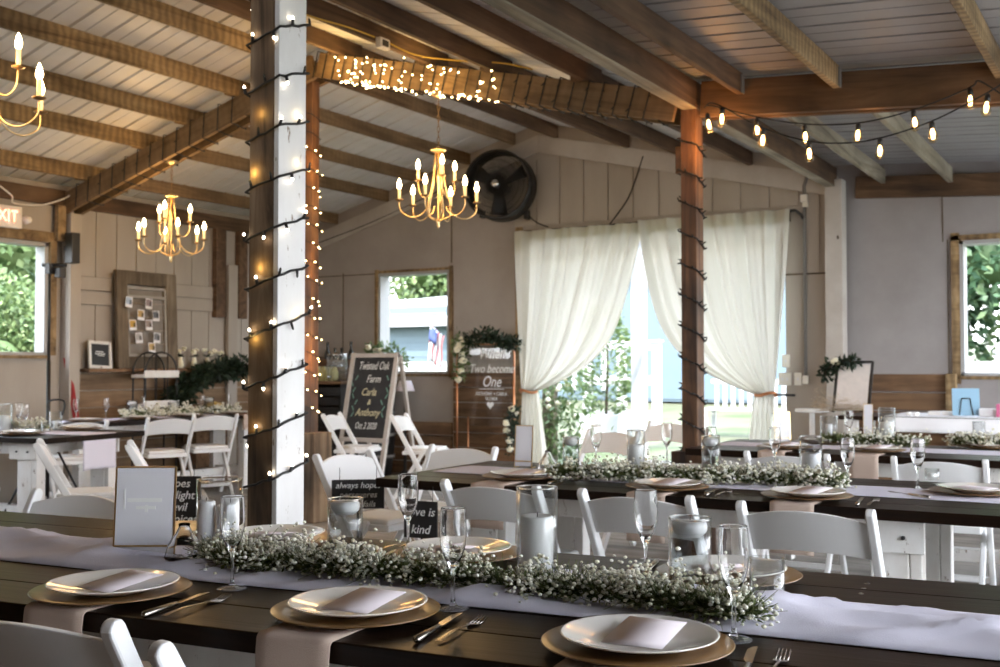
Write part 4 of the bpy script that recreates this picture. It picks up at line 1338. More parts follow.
# flute: solid glass foot and stem, thin bowl
fb = MB()
fb.lathe([(0, .0006), (.032, .0006), (.0340, .0010), (.0346, .0020), (.0338, .0030), (.028, .0048), (.010, .009)], 28, m=2)
fb.lathe([(0, .0085), (.010, .009), (.0055, .016), (.0042, .03), (.0040, .075), (.0052, .090), (.010, .100), (.009, .104), (0, .108)], 28, m=0)
fb.lathe([(.004, .096), (.012, .104), (.021, .124), (.0275, .150), (.0295, .175), (.0285, .205), (.0267, .232), (.0264, .2346), (.0260, .2352), (.0256, .2346), (.0257, .232), (.0275, .205), (.0284, .175), (.0264, .150), (.02, .126), (.011, .108), (0, .103)], 28, m=1)
fb.v = [(x * .95, y * .95, z * .87) for x, y, z in fb.v]
flute_m = fb.mesh('flute', [M['solid_glass'], M['bowl_glass'], M['foot_glass']])


def put(name, me, label, cat, loc, rz=0, group=None, solid=0, bevel=0):
    o = bpy.data.objects.new(name, me); COL.objects.link(o); o.location = loc; o.rotation_euler = (0, 0, rz)
    if solid: md = o.modifiers.new('s', 'SOLIDIFY'); md.thickness = solid; md.offset = 0
    return tag(o, label, cat, group, 'thing')


def napkin_mesh(reach, hang, w=.16):
    mb = MB(); path = []
    for i in range(11): path.append((reach * (1 - i / 10), 0))
    R_ = .012
    for i in range(1, 7):
        a = PI / 2 * i / 6; path.append((-.002 - R_ * math.sin(a), -R_ + R_ * math.cos(a)))
    for i in range(1, 9): path.append((-.002 - R_ - .003 * math.sin(i), -R_ - hang * i / 8))
    n = len(path) - 1

    def fn(u, v):
        k = min(n, int(round(v * n))); y, z = path[k]
        return V(((u - .5) * w * (1 - .03 * v), y, z + .003 + .0008 * math.sin(u * 9)))
    mb.grid(fn, 6, n); return mb.mesh('napkin', M['napkin'])


def setting(tab, u, n, n_edge, side, where, hang=.17, card=.35, cut=True, napkin=True, flute=None, tname='near'):
    """one place: napkin, charger, plate, card, knife and fork; side 1 = the guest sits at the camera's side"""
    rz = tab.rz + (0 if side == 1 else PI)
    fw = V((-math.sin(rz), math.cos(rz), 0)); rt_ = V((math.cos(rz), math.sin(rz), 0))
    c = tab.w(u, n, TH)
    if napkin:
        reach = abs(n - n_edge) + .05
        ed = tab.w(u, n_edge, TH)
        put('napkin', napkin_mesh(reach, hang), 'blush napkin hanging ' + where, 'napkin', ed + rt_ * -.012, rz, 'napkins', solid=.004)
    put('charger_plate', charger_m, 'gold charger plate ' + where, 'charger', c + V((0, 0, .0055)), R.uniform(0, 6), 'gold chargers')
    put('dinner_plate', plate_m, 'ivory dinner plate ' + where, 'plate', c + V((0, 0, .0145)) + rt_ * .004, 0, 'dinner plates')
    if card is not None: put('menu_card', card_m, 'blush menu card ' + where, 'menu', c + rt_ * .010 + fw * .014 + V((0, 0, .0305)), rz + card, 'menu cards', solid=.0008).rotation_euler.x = .11
    if cut:
        put('table_knife', knife_m, 'table knife ' + where, 'knife', c + rt_ * .195 + fw * -.02 + V((0, 0, .001)), rz + .1, 'table knives')
        put('table_fork', fork_m, 'fork ' + where, 'fork', c + rt_ * .238 + fw * -.015 + V((0, 0, .001)), rz + .03, 'forks')
    if flute: put('champagne_flute', flute_m, 'empty champagne flute ' + where, 'glass', flute, 0, 'champagne flutes')


def on(x, y, z=TH): return at(x, y, Z=z)


# nearest table, front row
for px, py, where, fl in ((112, 587, 'at the leftmost front place of the nearest table', (232, 589)), (356, 607, 'at the middle front place of the nearest table', (453, 609)), (637, 640, 'at the right front place of the nearest table', (734, 640))):
    u, n = T1_.l(at(px, py, Z=TH + .02))
    setting(T1_, u, n, N1[0], 1, where, flute=on(*fl), card=-.15 if px < 300 else -.05)
for px, py, where, fl in ((292, 533, 'at the back of the nearest table beside the thick post', (190, 545)), (468, 548, 'at the back of the nearest table behind the tall candle', (408, 551)), (735, 566, 'at the back of the nearest table behind the right floating candle', (646, 578))):
    u, n = T1_.l(at(px, py, Z=TH + .02)); n = min(n, N1[1] - .19)
    setting(T1_, u, n, N1[1], -1, where, flute=on(*fl) if fl[0] > 200 else None, card=.3, napkin=px > 600, hang=.1)
put('charger_plate', charger_m, 'round gold charger left bare at the back of the nearest table beside the wide hurricane', 'charger', T1_.w(T1_.l(on(190, 532))[0], N1[1] - .17, TH + .004), 0, 'gold chargers')
# second table
for px, py, where, fl in ((520, 475, 'at the left front place of the second table', (596, 466)), (667, 485, 'at the middle front place of the second table', (711, 470)), (806, 494, 'at the right front place of the second table', (848, 489))):
    u, n = T2_.l(at(px, py, Z=TH + .02)); n = max(n, N2[0] + .16)
    setting(T2_, u, n, N2[0], 1, where, flute=on(*fl), card=-.3)
for px, py, where, fl in ((700, 467, 'at the middle back place of the second table', (775, 471)), (795, 473, 'at the right back place of the second table', None)):
    u, n = T2_.l(at(px, py, Z=TH + .02)); n = min(N2[1] - .17, n)
    setting(T2_, u, n, N2[1], -1, where, flute=on(*fl) if fl else None, card=.3, napkin=False, hang=.05, cut=px > 780)
p = on(975, 490, TH + .02)
put('charger_plate', charger_m, 'round gold charger at the right end of the second table', 'charger', (p.x, p.y, TH + .0055), 0, 'gold chargers')
put('dinner_plate', plate_m, 'ivory dinner plate at the right end of the second table', 'plate', (p.x, p.y, TH + .0145), 0, 'dinner plates')
put('menu_card', card_m, 'blush menu card on the plate at the right end of the second table', 'menu', (p.x, p.y, TH + .0275), 1.2, 'menu cards', solid=.0008)
put('champagne_flute', flute_m, 'empty champagne flute at the right end of the second table', 'glass', on(918, 490), 0, 'champagne flutes')
put('table_knife', knife_m, 'table knife left of the plate at the right end of the second table', 'knife', on(908, 496) + V((0, 0, .001)), .9, 'table knives')
put('champagne_flute', flute_m, 'champagne flute left of the reddish post on the second table', 'glass', on(667, 463), 0, 'champagne flutes')
# third table
for px, py, where, fl in ((785, 446, 'at the left front place of the third table', (776, 447)), (876, 449, 'at the right front place of the third table', (849, 442))):
    u, n = T3_.l(at(px, py, Z=TH + .02)); n = max(n, N3[0] + .16)
    setting(T3_, u, n, N3[0], 1, where, flute=on(*fl), card=-.3, cut=True)
for px, py, where in ((820, 441, 'at the back of the third table near the flower easel'), (990, 446, 'at the far right of the third table')):
    u, n = T3_.l(at(px, py, Z=TH + .02)); n = min(n, N3[1] - .17)
    setting(T3_, u, n, N3[1], -1, where, card=None, napkin=False, cut=False)
# left tables
for i, (du, dn, sd, where) in enumerate(((-.45, .20, 1, 'at the near end of the left table'), (-1.05, .20, 1, 'at the near side of the left table by the picture edge'), (-.45, .80, -1, 'at the far side of the left table near its end'))):
    setting(TL, uL + du, nL + dn, nL if sd == 1 else nL + 1.0, sd, where, card=None, cut=False, napkin=sd == 1 and i == 1)
for i, (du, nm) in enumerate(((.35, 'first'), (.95, 'second'), (1.55, 'third'), (2.2, 'fourth'))):
    setting(TW, uw0 + du, nw0 + .17, nw0, 1, 'at the %s place from the left of the far left table' % nm, card=None, cut=False, napkin=i == 3, hang=.14)
for px, py, nm in ((42, 427, 'on the left table near its aisle end'), (25, 430, 'on the left table in front of the tall cylinder'), (76, 417, 'leftmost on the far left table'), (106, 414, 'second from the left on the far left table'), (143, 414, 'third on the far left table, behind the garland'), (202, 414, 'on the far left table before the dark foliage'), (228, 414, 'rightmost on the far left table')):
    p = at(px, py, Z=TH)
    if px > 60: p = at(px, py, X=-8.36); p.z = TH
    else: u, n = TL.l(p); p = TL.w(min(u, uL - .1), min(max(n, nL + .3), nL + .85), TH)
    put('champagne_flute', flute_m, 'champagne flute ' + nm, 'glass', p, 0, 'champagne flutes')


# ------------------------------------------------------------------ candles and vases
def rim(mb, rad, h):
    for z, r_ in ((h, .0022), (.004, .0035)):
        mb.tube([((rad - .0012) * math.cos(2 * PI * k / 40), (rad - .0012) * math.sin(2 * PI * k / 40), z) for k in range(41)], r_, 6, 1, cap=False)


def pillar(label, p, rad, h, ch, cr, mt='glass', desc='white pillar candle'):
    t = thing('glass_hurricane', label, 'candle holder', p, 0, 'glass candle cylinders')
    mb = MB(); mb.lathe([(0, .001), (rad, .001), (rad, h), (rad - .0025, h), (rad - .0025, .008), (0, .008)], 40); rim(mb, rad, h); mb.build('glass_cylinder', [M[mt], M['bowl_glass']], t)
    c = thing('pillar_candle', desc + ' inside ' + label, 'candle', V(p) + V((0, 0, .0085)), 0, 'pillar candles')
    mb = MB(); mb.lathe([(0, 0), (cr, 0), (cr, ch - .004), (cr - .004, ch), (cr * .6, ch - .006), (0, ch - .008)], 32); mb.build('wax', M['wax'], c)
    mb = MB(); mb.tube([(0, 0, ch - .01), (.002, 0, ch + .008)], .0012, 5); mb.build('wick', M['black'], c)


def floating(label, p, rad, h):
    t = thing('glass_cylinder_vase', label, 'candle holder', p, 0, 'glass candle cylinders')
    mb = MB(); mb.lathe([(0, .001), (rad, .001), (rad, h), (rad - .0025, h), (rad - .0025, .008), (0, .008)], 40); rim(mb, rad, h); mb.build('glass_cylinder', [M['glass'], M['bowl_glass']], t)
    zw = h * .80
    mb = MB(); mb.lathe([(0, .0085), (rad - .004, .0085), (rad - .004, zw), (0, zw)], 40); mb.build('water', M['water'], t)
    c = thing('floating_candle', 'white floating candle in ' + label, 'candle', V(p) + V((0, 0, zw - .012)), 0, 'floating candles')
    cr = rad - .008
    mb = MB(); mb.lathe([(0, 0), (cr * .6, .001), (cr * .92, .012), (cr, .022), (cr * .96, .032), (cr * .6, .037), (0, .036)], 36); mb.build('wax', M['wax'], c)
    mb = MB(); mb.tube([(0, 0, .034), (.002, 0, .046)], .0012, 5); mb.build('wick', M['black'], c)


pillar('the tall seeded glass cylinder in the middle of the nearest table', on(537, 580), .0475, .213, .140, .038, 'frosted')
p = on(219, 551)
pillar('the wide flared hurricane glass at the left end of the garland', p, .060, .19, .115, .034)
c2 = thing('pillar_candle', 'second pillar candle, left one inside the wide hurricane glass by the thick post', 'candle', p + V((-.030, -.018, .009)), 0, 'pillar candles')
for o in list(bpy.data.objects):
    if o.name.startswith('pillar_candle') and (o.location - (p + V((0, 0, .0085)))).length < 1e-4: o.location += V((.026, .012, .0))
mb = MB(); mb.lathe([(0, 0), (.024, 0), (.024, .121), (.020, .125), (0, .119)], 28); mb.build('wax', M['wax'], c2)
mb = MB(); mb.tube([(0, 0, .118), (.001, 0, .133)], .0012, 5); mb.build('wick', M['black'], c2)
floating('the left glass cylinder of water on the nearest table', on(345, 556), .046, .148)
floating('the right glass cylinder of water on the nearest table', on(690, 588), .047, .155)
floating('the short glass cylinder beside the menu frame of the second table', on(571, 468), .041, .15)
pillar('the tall glass before the left chair back in the second garland', on(636, 472), .042, .195, .12, .036, 'frosted')
floating('the glass cylinder just right of the reddish post', on(711, 474), .042, .175)
pillar('the glass cylinder at the right of the second garland', on(811, 482), .047, .195, .115, .040)
pillar('the tall seeded glass on the third table', on(887, 444), .052, .23, .13, .044, 'frosted')
pillar('the glass cylinder on the third table before the easel', on(829, 442), .055, .17, .11, .022)
pillar('the square shouldered glass at the right of the third table', on(979, 444), .037, .14, .05, .028)
p = TL.w(uL - .82, nL + .42, TH); pillar('the tall frosted cylinder on the left table', p, .055, .21, .12, .04, 'frosted')
for px, nm, h in ((132, 'left', .17), (173, 'middle', .14), (209, 'right', .18)):
    p = at(px, 413, X=-8.40); p.z = TH
    floating('the %s glass cylinder on the far left table' % nm, p, .05, h)


def teardrop(label, p, s=1.0):
    t = thing('bud_vase', label, 'vase', p, 0, 'glass drops')
    mb = MB(); mb.lathe([(0, .001), (.028 * s, .001), (.044 * s, .014 * s), (.047 * s, .03 * s), (.040 * s, .055 * s), (.024 * s, .080 * s), (.013 * s, .100 * s), (.014 * s, .108 * s), (.012 * s, .108 * s), (.011 * s, .1 * s), (.022 * s, .079 * s), (.038 * s, .054 * s), (.045 * s, .03 * s), (.042 * s, .016 * s), (.026 * s, .004), (0, .004)], 30)
    mb.build('glass_body', M['bowl_glass'], t)
    mb = MB(); r_ = random.Random(int(p[0] * 1000))
    for _ in range(14): mb.ball((r_.gauss(0, .012) * s, r_.gauss(0, .012) * s, (.01 + r_.random() * .022) * s), .006 * s, 0, 1)
    mb.build('pebbles', M['solid_glass'], t)


teardrop('clear teardrop bud vase beside the menu frame on the nearest table', on(184, 568))
teardrop('clear teardrop bud vase at the left end of the second garland', on(548, 476), 1.05)
teardrop('clear round bud vase at the right end of the second garland', on(832, 486), .95)


def tumbler(label, p, rad, h):
    t = thing('votive_glass', label, 'glass', p, 0, 'votive glasses')
    mb = MB(); mb.lathe([(0, .001), (rad * .92, .001), (rad, .01), (rad * 1.02, h), (rad * .97, h), (rad * .93, .014), (0, .012)], 30); mb.build('glass_body', M['frosted'], t)
    mb = MB(); mb.lathe([(0, .013), (rad * .6, .013), (rad * .6, .03), (0, .03)], 20); mb.build('tealight', M['wax'], t)


tumbler('clear votive glass at the right end of the nearest garland', on(767, 607), .035, .100)
tumbler('small votive glass at the far right of the second table', on(932, 480), .03, .05)
tumbler('votive glass at the near end of the left table', TL.w(uL - .5, nL + .5, TH), .035, .08)


# ------------------------------------------------------------------ garlands
def garland(label, pts, rad, nb, nl, seed, big=1.0):
    P = spline([V(p) for p in pts], 12); r_ = random.Random(seed); o0 = V(pts[0])
    t = thing('garland', label, 'garland', tuple(o0), 0, 'flower garlands')
    gm, bmm, sm = MB(), MB(), MB()
    cl = []
    for i in range(int(len(P) * 1.6)):
        q = r_.choice(P); cl.append((q + V((r_.gauss(0, rad * .4), r_.gauss(0, rad * .4), abs(r_.gauss(.2, .35)) * rad)), r_.uniform(.6, 1.3)))
    for _ in range(nl):
        q = r_.choice(P) - o0
        a = r_.uniform(0, 2 * PI); el = r_.uniform(-.1, 1.0)
        d = V((math.cos(a) * math.cos(el), math.sin(a) * math.cos(el), math.sin(el) * .8))
        b_ = q + d * rad * r_.uniform(.05, .75); b_.z = max(b_.z, TH + .004 - o0.z + .004)
        if r_.random() < .62: gm.leaf(b_, d + V((r_.gauss(0, .5), r_.gauss(0, .5), r_.gauss(.1, .4))), V((r_.gauss(0, 1), r_.gauss(0, 1), r_.gauss(0, 1))), r_.uniform(.012, .028) * big, r_.uniform(.004, .009) * big)
        else: sm.tube([b_, b_ + (d + V((r_.gauss(0, .4), r_.gauss(0, .4), r_.gauss(.2, .3)))) * r_.uniform(.02, .045)], [.0009 * big, .0005 * big], 3, cap=False)
    for _ in range(nb):
        c, s_ = r_.choice(cl)
        p = c - o0 + V((r_.gauss(0, 1), r_.gauss(0, 1), r_.gauss(.25, .85))) * rad * .38 * s_
        if p.z + o0.z < TH + .008: p.z = TH + .008 + r_.random() * .02 - o0.z
        bmm.ball(p, r_.uniform(.0032, .0060) * big, 0, 1, (1, 1, .8))
    gm.build('leaves', M['green_leaf'], t); sm.build('stems', M['green_leaf'], t); bmm.build('blossoms', M['blossom'], t)
    return t


def gpts(pix, lift=.024): return [on(x, y) + V((0, 0, lift)) for x, y in pix]


garland('baby breath garland along the middle of the nearest table', gpts(((212, 566), (240, 573), (290, 576), (350, 582), (420, 588), (490, 596), (560, 603), (630, 611), (700, 622), (745, 628))), .054, 5200, 10500, 1)
garland('baby breath garland along the second table', gpts(((556, 480), (610, 482), (660, 483), (710, 485), (760, 486), (800, 488), (838, 491))), .056, 2800, 5200, 2, 1.5)
garland('greener baby breath garland on the third table, left of the tall glass', gpts(((826, 445), (855, 446), (885, 447), (920, 448))), .06, 500, 2300, 3, 1.8)
garland('pale baby breath garland at the right of the third table', gpts(((958, 447), (985, 449), (1015, 450))), .055, 900, 1300, 4, 1.8)
def wl(px): q = at(px, 412, X=-8.36); q.z = TH + .035; return q
garland('white baby breath garland on the far left table', [wl(125), wl(160), wl(200), wl(236)], .06, 1500, 900, 5, 2.2)
garland('cream baby breath garland at the left table by the picture edge', [TL.w(uL - 1.5, nL + .55, TH + .03), TL.w(uL - .9, nL + .5, TH + .03), TL.w(uL - .55, nL + .52, TH + .03)], .055, 900, 600, 6, 1.8)


# ------------------------------------------------------------------ menu stands and small signs
def stand(label, p, w, h, rz, marks=False, fold=.06):
    t = thing('menu_stand', label, 'table sign', p, rz, 'table signs')
    tilt = Matrix.Rotation(-.10, 3, 'X')
    mb = MB()
    for x in (-w / 2, w / 2): mb.bar(tilt @ V((x, 0, .0)), tilt @ V((x, 0, h)), .004, .005)
    mb.bar(tilt @ V((-w / 2, 0, h)), tilt @ V((w / 2, 0, h)), .005, .004)
    for x in (-w / 2, w / 2): mb.bar((x, -.004, .002), (x, fold, .002), .004, .004)
    mb.bar(tilt @ V((-w / 2, 0, h * .16)), tilt @ V((w / 2, 0, h * .16)), .006, .005)
    mb.build('gold_frame', M['brass'], t)
    mb = MB(); mb.box((0, 0, h / 2 + .004), (w - .005, .003, h - .01), None)
    for i in range(len(mb.v)): mb.v[i] = tuple(tilt @ V(mb.v[i]))
    mb.build('card', M['paper_white'], t)
    if marks:
        mb = MB()
        for zz, x0, x1, hh in ((.645, -.30, .28, .010), (.66, -.36, -.33, .05), (.565, -.15, .18, .008), (.555, 0.0, .05, .018)):
            mb.box((w * (x0 + x1) / 2, -.0025, h * zz), (w * (x1 - x0), .001, hh))
        mb.bar((-w * .2, -.0025, h * .09), (w * .15, -.0025, h * .09), .001, .003)
        for i in range(len(mb.v)): mb.v[i] = tuple(tilt @ V(mb.v[i]))
        mb.build('lettering', M['white_text'], t)


stand('lilac menu card in a gold stand on the left of the nearest table', on(143, 561), .150, .236, D(33), True)
stand('blank white card stand at the left of the second table', on(523, 468), .088, .205, D(10))
stand('white card stand on the third table under the switch plates', on(783, 443), .10, .20, D(35))
stand('white card stand on the third table behind the tall glass', on(868, 440), .06, .24, D(5))


def black_sign(label, p, w, h, rz, lines, tilt=0.0, size=.05, xoff=0):
    t = thing('chair_sign', label, 'sign', p, rz, 'black lettered signs'); t.rotation_euler = (tilt, 0, rz)
    mb = MB(); mb.box((0, 0, h / 2), (w, .010, h)); mb.build('board', M['black'], t, bevel=.002)
    mb = MB()
    for x in (-w * .35, w * .35): mb.tube([(x, 0, h), (x, .004, h + .06)], .0015, 4)
    mb.build('hanging_cord', M['black_cord'], t)
    mb = MB(); hz_ = p[2]; mb.tube([(0, .010, h * .5), (0, .010, -hz_ + .006)], .006, 6); mb.box((0, .010, -hz_ + .004), (.14, .14, .008)); mb.build('stake', M['black'], t)
    n = len(lines)
    for i, s in enumerate(lines):
        text(t, s, size, M['white_text'], (xoff, -.0058, h * (1 - (i + .62) / (n + .1))), shear=.25)


# ------------------------------------------------------------------ chairs
chair(*T1_.w(-1.655, N1[0] + .07)[:2], A1 + D(3), 'dark backed chair at the lower left corner, tucked under the nearest table')
chair(*T1_.w(-.985, N1[0] - .055)[:2], A1 - D(12), 'chair at the bottom edge whose left rail tip shows under the middle place')
chair(*T1_.w(-3.0, N1[1] + .06)[:2], A1 + PI + D(4), 'grey backed chair across the nearest table, left of the menu stand')
chair(*T1_.w(-3.72, N1[1] + .10)[:2], A1 + PI - D(6), 'chair cut by the left picture edge across the nearest table')
for x, y, l in ((-2.265, 3.64, 'leftmost white chair backed to the camera at the second table'), (-1.64, 3.625, 'middle white chair backed to the camera at the second table'), (-1.012, 3.565, 'rightmost white chair backed to the camera at the second table')):
    chair(x, y + .24, A2 - D(2.5), l)
chair(-3.44, 5.0, A2 + PI, 'white chair at the far left corner of the second table, behind the runner')
chair(-3.50, 4.53, -PI / 2 - D(2), 'white chair above the always hopes sign at the second table end')
chair(-.98, 6.0, D(3), 'tan lit chair backed to the camera at the third table, right')
chair(-1.72, 5.95, D(1), 'tan lit chair backed to the camera at the third table, behind the candle')
chair(-3.42, 6.85, PI - D(10), 'grey chair in the doorway light left of the reddish post')
chair(-3.55, 8.2, PI - D(14), 'grey chair in the doorway light just beside the reddish post')
q = at(100, 495, Z=.46); chair(q.x - .12, q.y - .05, D(-38), 'cream chair seen from the side before the left table end')
q = at(172, 470, D=6.6); chair(q.x, q.y, D(-41), 'white chair seen edge on, directly behind the menu stand')
q = at(355, 455, Y=8.35); chair(q.x, q.y, -PI / 2 + D(18), 'folding chair facing right before the chalkboard, the left of two')
q = at(423, 451, Y=8.55); chair(q.x, q.y, -PI / 2 + D(18), 'folding chair facing right under the gable window, the right of two')
for px, d, l in ((178, 10.0, 'middle chair at the far left table, its back to the aisle'), (222, 10.6, 'right chair at the far left table, beside the thick post'), (88, 9.3, 'left chair at the far left table, behind the left table')):
    q = at(px, 400, D=d); chair(q.x - .2, q.y, PI / 2 + D(R.uniform(-26, -20)), l)

q = at(186, 522, D=6.0); black_sign('black sign reading does delight evil rejoices, right of the menu stand', (-4.58, 4.15, q.z), .26, .262, D(28), ('does', 'delight', 'evil', 'rejoices'), 0, .062, .01)
q = at(356, 512, D=5.3); black_sign('black sign reading always hopes, below a white chair back', (-3.44, 4.28, q.z), .26, .145, D(40), ('always hopes', 'perseveres', 'never fails'), 0, .042)
q = at(428, 543, D=4.25); black_sign('small black sign near the left end of the second table, behind the flute', (-2.60, 3.64, q.z - .01), .15, .15, D(10), ('love is', 'kind'), 0, .05)
# ------------------------------------------------------------------ left wall: ledge, photo display, flowers
lz = 1.235
mb = MB(); mb.box((0, 0, 0), (.20, 2.45, .035)); tag(mb.build('wall_ledge', M['plank'], loc=(LX + .13, 8.10, lz - .018), bevel=.004), 'plank ledge along the top of the left wainscot', 'shelf', None, 'thing')


def on_wall(px, py, off=.06): return at(px, py, X=LX + off)


# photo display made from an old window
a, b = on_wall(113, 365, .1), on_wall(172, 367, .1)
zt = on_wall(140, 272, .1).z
pdw = b.y - a.y; pc = (a.y + b.y) / 2
pd = thing('photo_display', 'weathered wooden window frame hung with snapshots on the ledge', 'frame', (LX + .17, pc, lz + .001), PI / 2)
pd.rotation_euler = (-.05, 0, PI / 2)
H_ = zt - lz
for sx, nm in ((-1, 'stile'), (1, 'stile')):
    mb = MB(); mb.box((sx * (pdw / 2 - .06), 0, H_ / 2), (.13, .05, H_)); mb.build(nm, M['grey_wood'], pd, bevel=.006)
mb = MB(); mb.box((0, .005, H_ - .07), (pdw - .2, .045, .14)); mb.build('top_rail', M['grey_wood'], pd, bevel=.006)
mb = MB(); mb.box((0, .005, .06), (pdw - .2, .045, .12)); mb.build('bottom_rail', M['grey_wood'], pd, bevel=.006)
mb = MB(); iw = pdw - .27; ih = H_ - .3
for x in (-iw / 2, iw / 2): mb.box((x, .005, .13 + ih / 2), (.03, .03, ih))
for z in (.13, .13 + ih * .87, .13 + ih): mb.box((0, .005, z), (iw, .03, .03))
mb.build('inner_frame', painted('grey_sash', (.34, .32, .29), (.2, .16, .12), .6, 5), pd, bevel=.003)
mb = MB(); mb.box((0, .022, .13 + ih / 2), (iw, .006, ih)); mb.build('mesh_backing', painted('screen', (.25, .22, .19), (.16, .13, .10), .5, 6), pd)
mb = MB()
for k in range(4): mb.tube([(-iw / 2, -.004, .13 + ih * (.18 + .2 * k)), (0, -.004, .13 + ih * (.165 + .2 * k)), (iw / 2, -.004, .13 + ih * (.18 + .2 * k))], .002, 4)
mb.build('twine', M['napkin'], pd)
tints = [(.45, .55, .70), (.30, .22, .22), (.55, .35, .12), (.12, .12, .14), (.65, .38, .06), (.35, .26, .22), (.45, .42, .40), (.20, .20, .22), (.60, .40, .15)]
for k, (px, py) in enumerate(((129, 302), (149, 304), (141, 315), (156, 316), (133, 325), (149, 325), (139, 338), (157, 338), (152, 348))):
    p = on_wall(px, py, .21)
    t = thing('snapshot', '%s snapshot pinned on the weathered frame, %s' % (('pale blue', 'dark', 'tan', 'black and white', 'bright orange', 'brown', 'grey', 'charcoal', 'golden')[k], ('top left', 'top right', 'second row left', 'second row right', 'middle left', 'middle right', 'fourth row left', 'fourth row right', 'lowest')[k]), 'photo', tuple(p), PI / 2, 'snapshots on the frame')
    t.rotation_euler = (-.05, R.uniform(-.12, .12), PI / 2)
    mb = MB(); mb.box((0, 0, 0), (.085, .002, .105)); mb.build('border', M['paper_white'], t)
    mb = MB(); mb.box((-.004, -.0015, .012), (.07, .001, .068)); mb.box((.018, -.002, 0), (.03, .001, .045), m=1); mb.build('picture', [plain('snap_%d' % k, tints[k], .4, var=.5, bscale=30), plain('snapd_%d' % k, [c * .3 for c in tints[k]], .4)], t)
# small framed sign
p = on_wall(99, 366, .12)
t = thing('framed_sign', 'small white framed black sign leaning on the ledge left of the snapshots', 'sign', (LX + .14, p.y, lz + .001), PI / 2); t.rotation_euler = (-.12, .05, PI / 2)
w_, h_ = .24, .27
mb = MB()
for x in (-w_ / 2, w_ / 2): mb.box((x, 0, h_ / 2), (.03, .02, h_))
for z in (.015, h_ - .015): mb.box((0, 0, z), (w_, .02, .03))
mb.build('frame', M['white_leg'], t, bevel=.003)
mb = MB(); mb.box((0, .003, h_ / 2), (w_ - .03, .008, h_ - .03)); mb.build('board', M['black'], t)
mb = MB()
for z, x0, x1 in ((.165, -.05, .04), (.145, -.06, .06), (.128, -.03, .05)): mb.box(((x0 + x1) / 2, -.0018, z), (x1 - x0, .001, .007))
mb.build('lettering', M['white_text'], t)
# flowers in vases on the ledge
for px, py, nm in ((181, 366, 'leftmost'), (195, 366, 'second'), (208, 366, 'third'), (221, 364, 'rightmost')):
    p = on_wall(px, 360, .14)
    t = thing('flower_vase', 'ivory roses in a small vase on the plank ledge, ' + nm, 'flowers', (LX + .13, p.y, lz + .001), 0, 'vases on the ledge')
    mb = MB(); mb.lathe([(0, 0), (.025, 0), (.036, .03), (.03, .07), (.018, .10), (.022, .12), (.018, .12), (0, .09)], 16); mb.build('vase', M['cream_petal'], t)
    mb = MB(); r_ = random.Random(px)
    for k in range(3):
        c = V((r_.gauss(0, .025), r_.gauss(0, .03), .155 + r_.random() * .06))
        for j in range(9):
            d_ = V((r_.gauss(0, 1), r_.gauss(0, 1), r_.gauss(.3, .8))).normalized(); mb.ball(c + d_ * .018, .017, 0, 1, (1, 1, .8))
    mb.build('roses', M['cream_petal'], t)
    mb = MB()
    for j in range(16): mb.leaf(V((0, 0, .12)), V((r_.gauss(0, 1), r_.gauss(0, 1), r_.uniform(.3, 1.2))), V((0, 0, 1)), .07, .025)
    mb.build('leaves', M['dark_leaf'], t)


def foliage_mass(name, label, pts, rad, n, seed, mt='dark_leaf', L_=.07, cat='greenery', flowers=0):
    P = spline([V(p) for p in pts], 8); r_ = random.Random(seed); o0 = V(pts[0])
    t = thing(name, label, cat, tuple(o0))
    mb = MB()
    for _ in range(n):
        q = r_.choice(P) - o0; d_ = V((r_.gauss(0, 1), r_.gauss(0, 1), r_.gauss(0, .8))).normalized()
        mb.leaf(q + d_ * rad * r_.uniform(.1, .9), d_ + V((r_.gauss(0, .5), r_.gauss(0, .5), r_.gauss(0, .5))), V((r_.gauss(0, 1), r_.gauss(0, 1), 1)), L_ * r_.uniform(.6, 1.2), L_ * .42)
    mb.build('leaves', M[mt], t)
    mb = MB(); mb.tube([p - o0 for p in P], .006, 5); mb.build('vine', M['bark'], t)
    for k in range(flowers):
        q = P[int((k + .5) / flowers * len(P))] - o0 + V((r_.gauss(0, .3), r_.gauss(-.4, .3), r_.gauss(0, .3))) * rad
        mb = MB()
        for j in range(16):
            d_ = V((r_.gauss(0, 1), r_.gauss(0, 1), r_.gauss(0, 1))).normalized(); mb.ball(q + d_ * .026, .022, 0, 1, (1, 1, .7))
        mb.build('rose', M['cream_petal'], t)
    return t


foliage_mass('greenery_swag', 'dark leafy swag spilling from the plank ledge toward the far left table', [on_wall(242, 368, .25), on_wall(222, 371, .28), on_wall(203, 374, .30), on_wall(190, 384, .32), on_wall(180, 396, .34), on_wall(172, 402, .36)], .13, 1700, 8, L_=.09)
# iron etagere with white shelves
p = on_wall(155, 395, .34)
t = thing('plant_stand', 'black iron arched stand with two white shelf boards', 'stand', (p.x, p.y, 0), PI / 2)
mb = MB()
for y in (-.09, .09):
    mb.tube([(-.2, y, 0), (-.2, y, 1.2)] + [(-.2 * math.cos(a), y, 1.2 + .2 * math.sin(a)) for a in [PI * k / 12 for k in range(1, 12)]] + [(.2, y, 1.2), (.2, y, 0)], .009, 6)
    mb.tube([(-.06, y, .9), (-.06, y, 1.38)], .006, 5); mb.tube([(.08, y, .9), (.08, y, 1.38)], .006, 5)
mb.build('iron_frame', M['black'], t)
for z in (1.16, .86):
    mb = MB(); mb.box((0, 0, z), (.44, .2, .035)); mb.box((0, -.1, z + .02), (.44, .012, .07)); mb.build('shelf', M['white_leg'], t, bevel=.004)
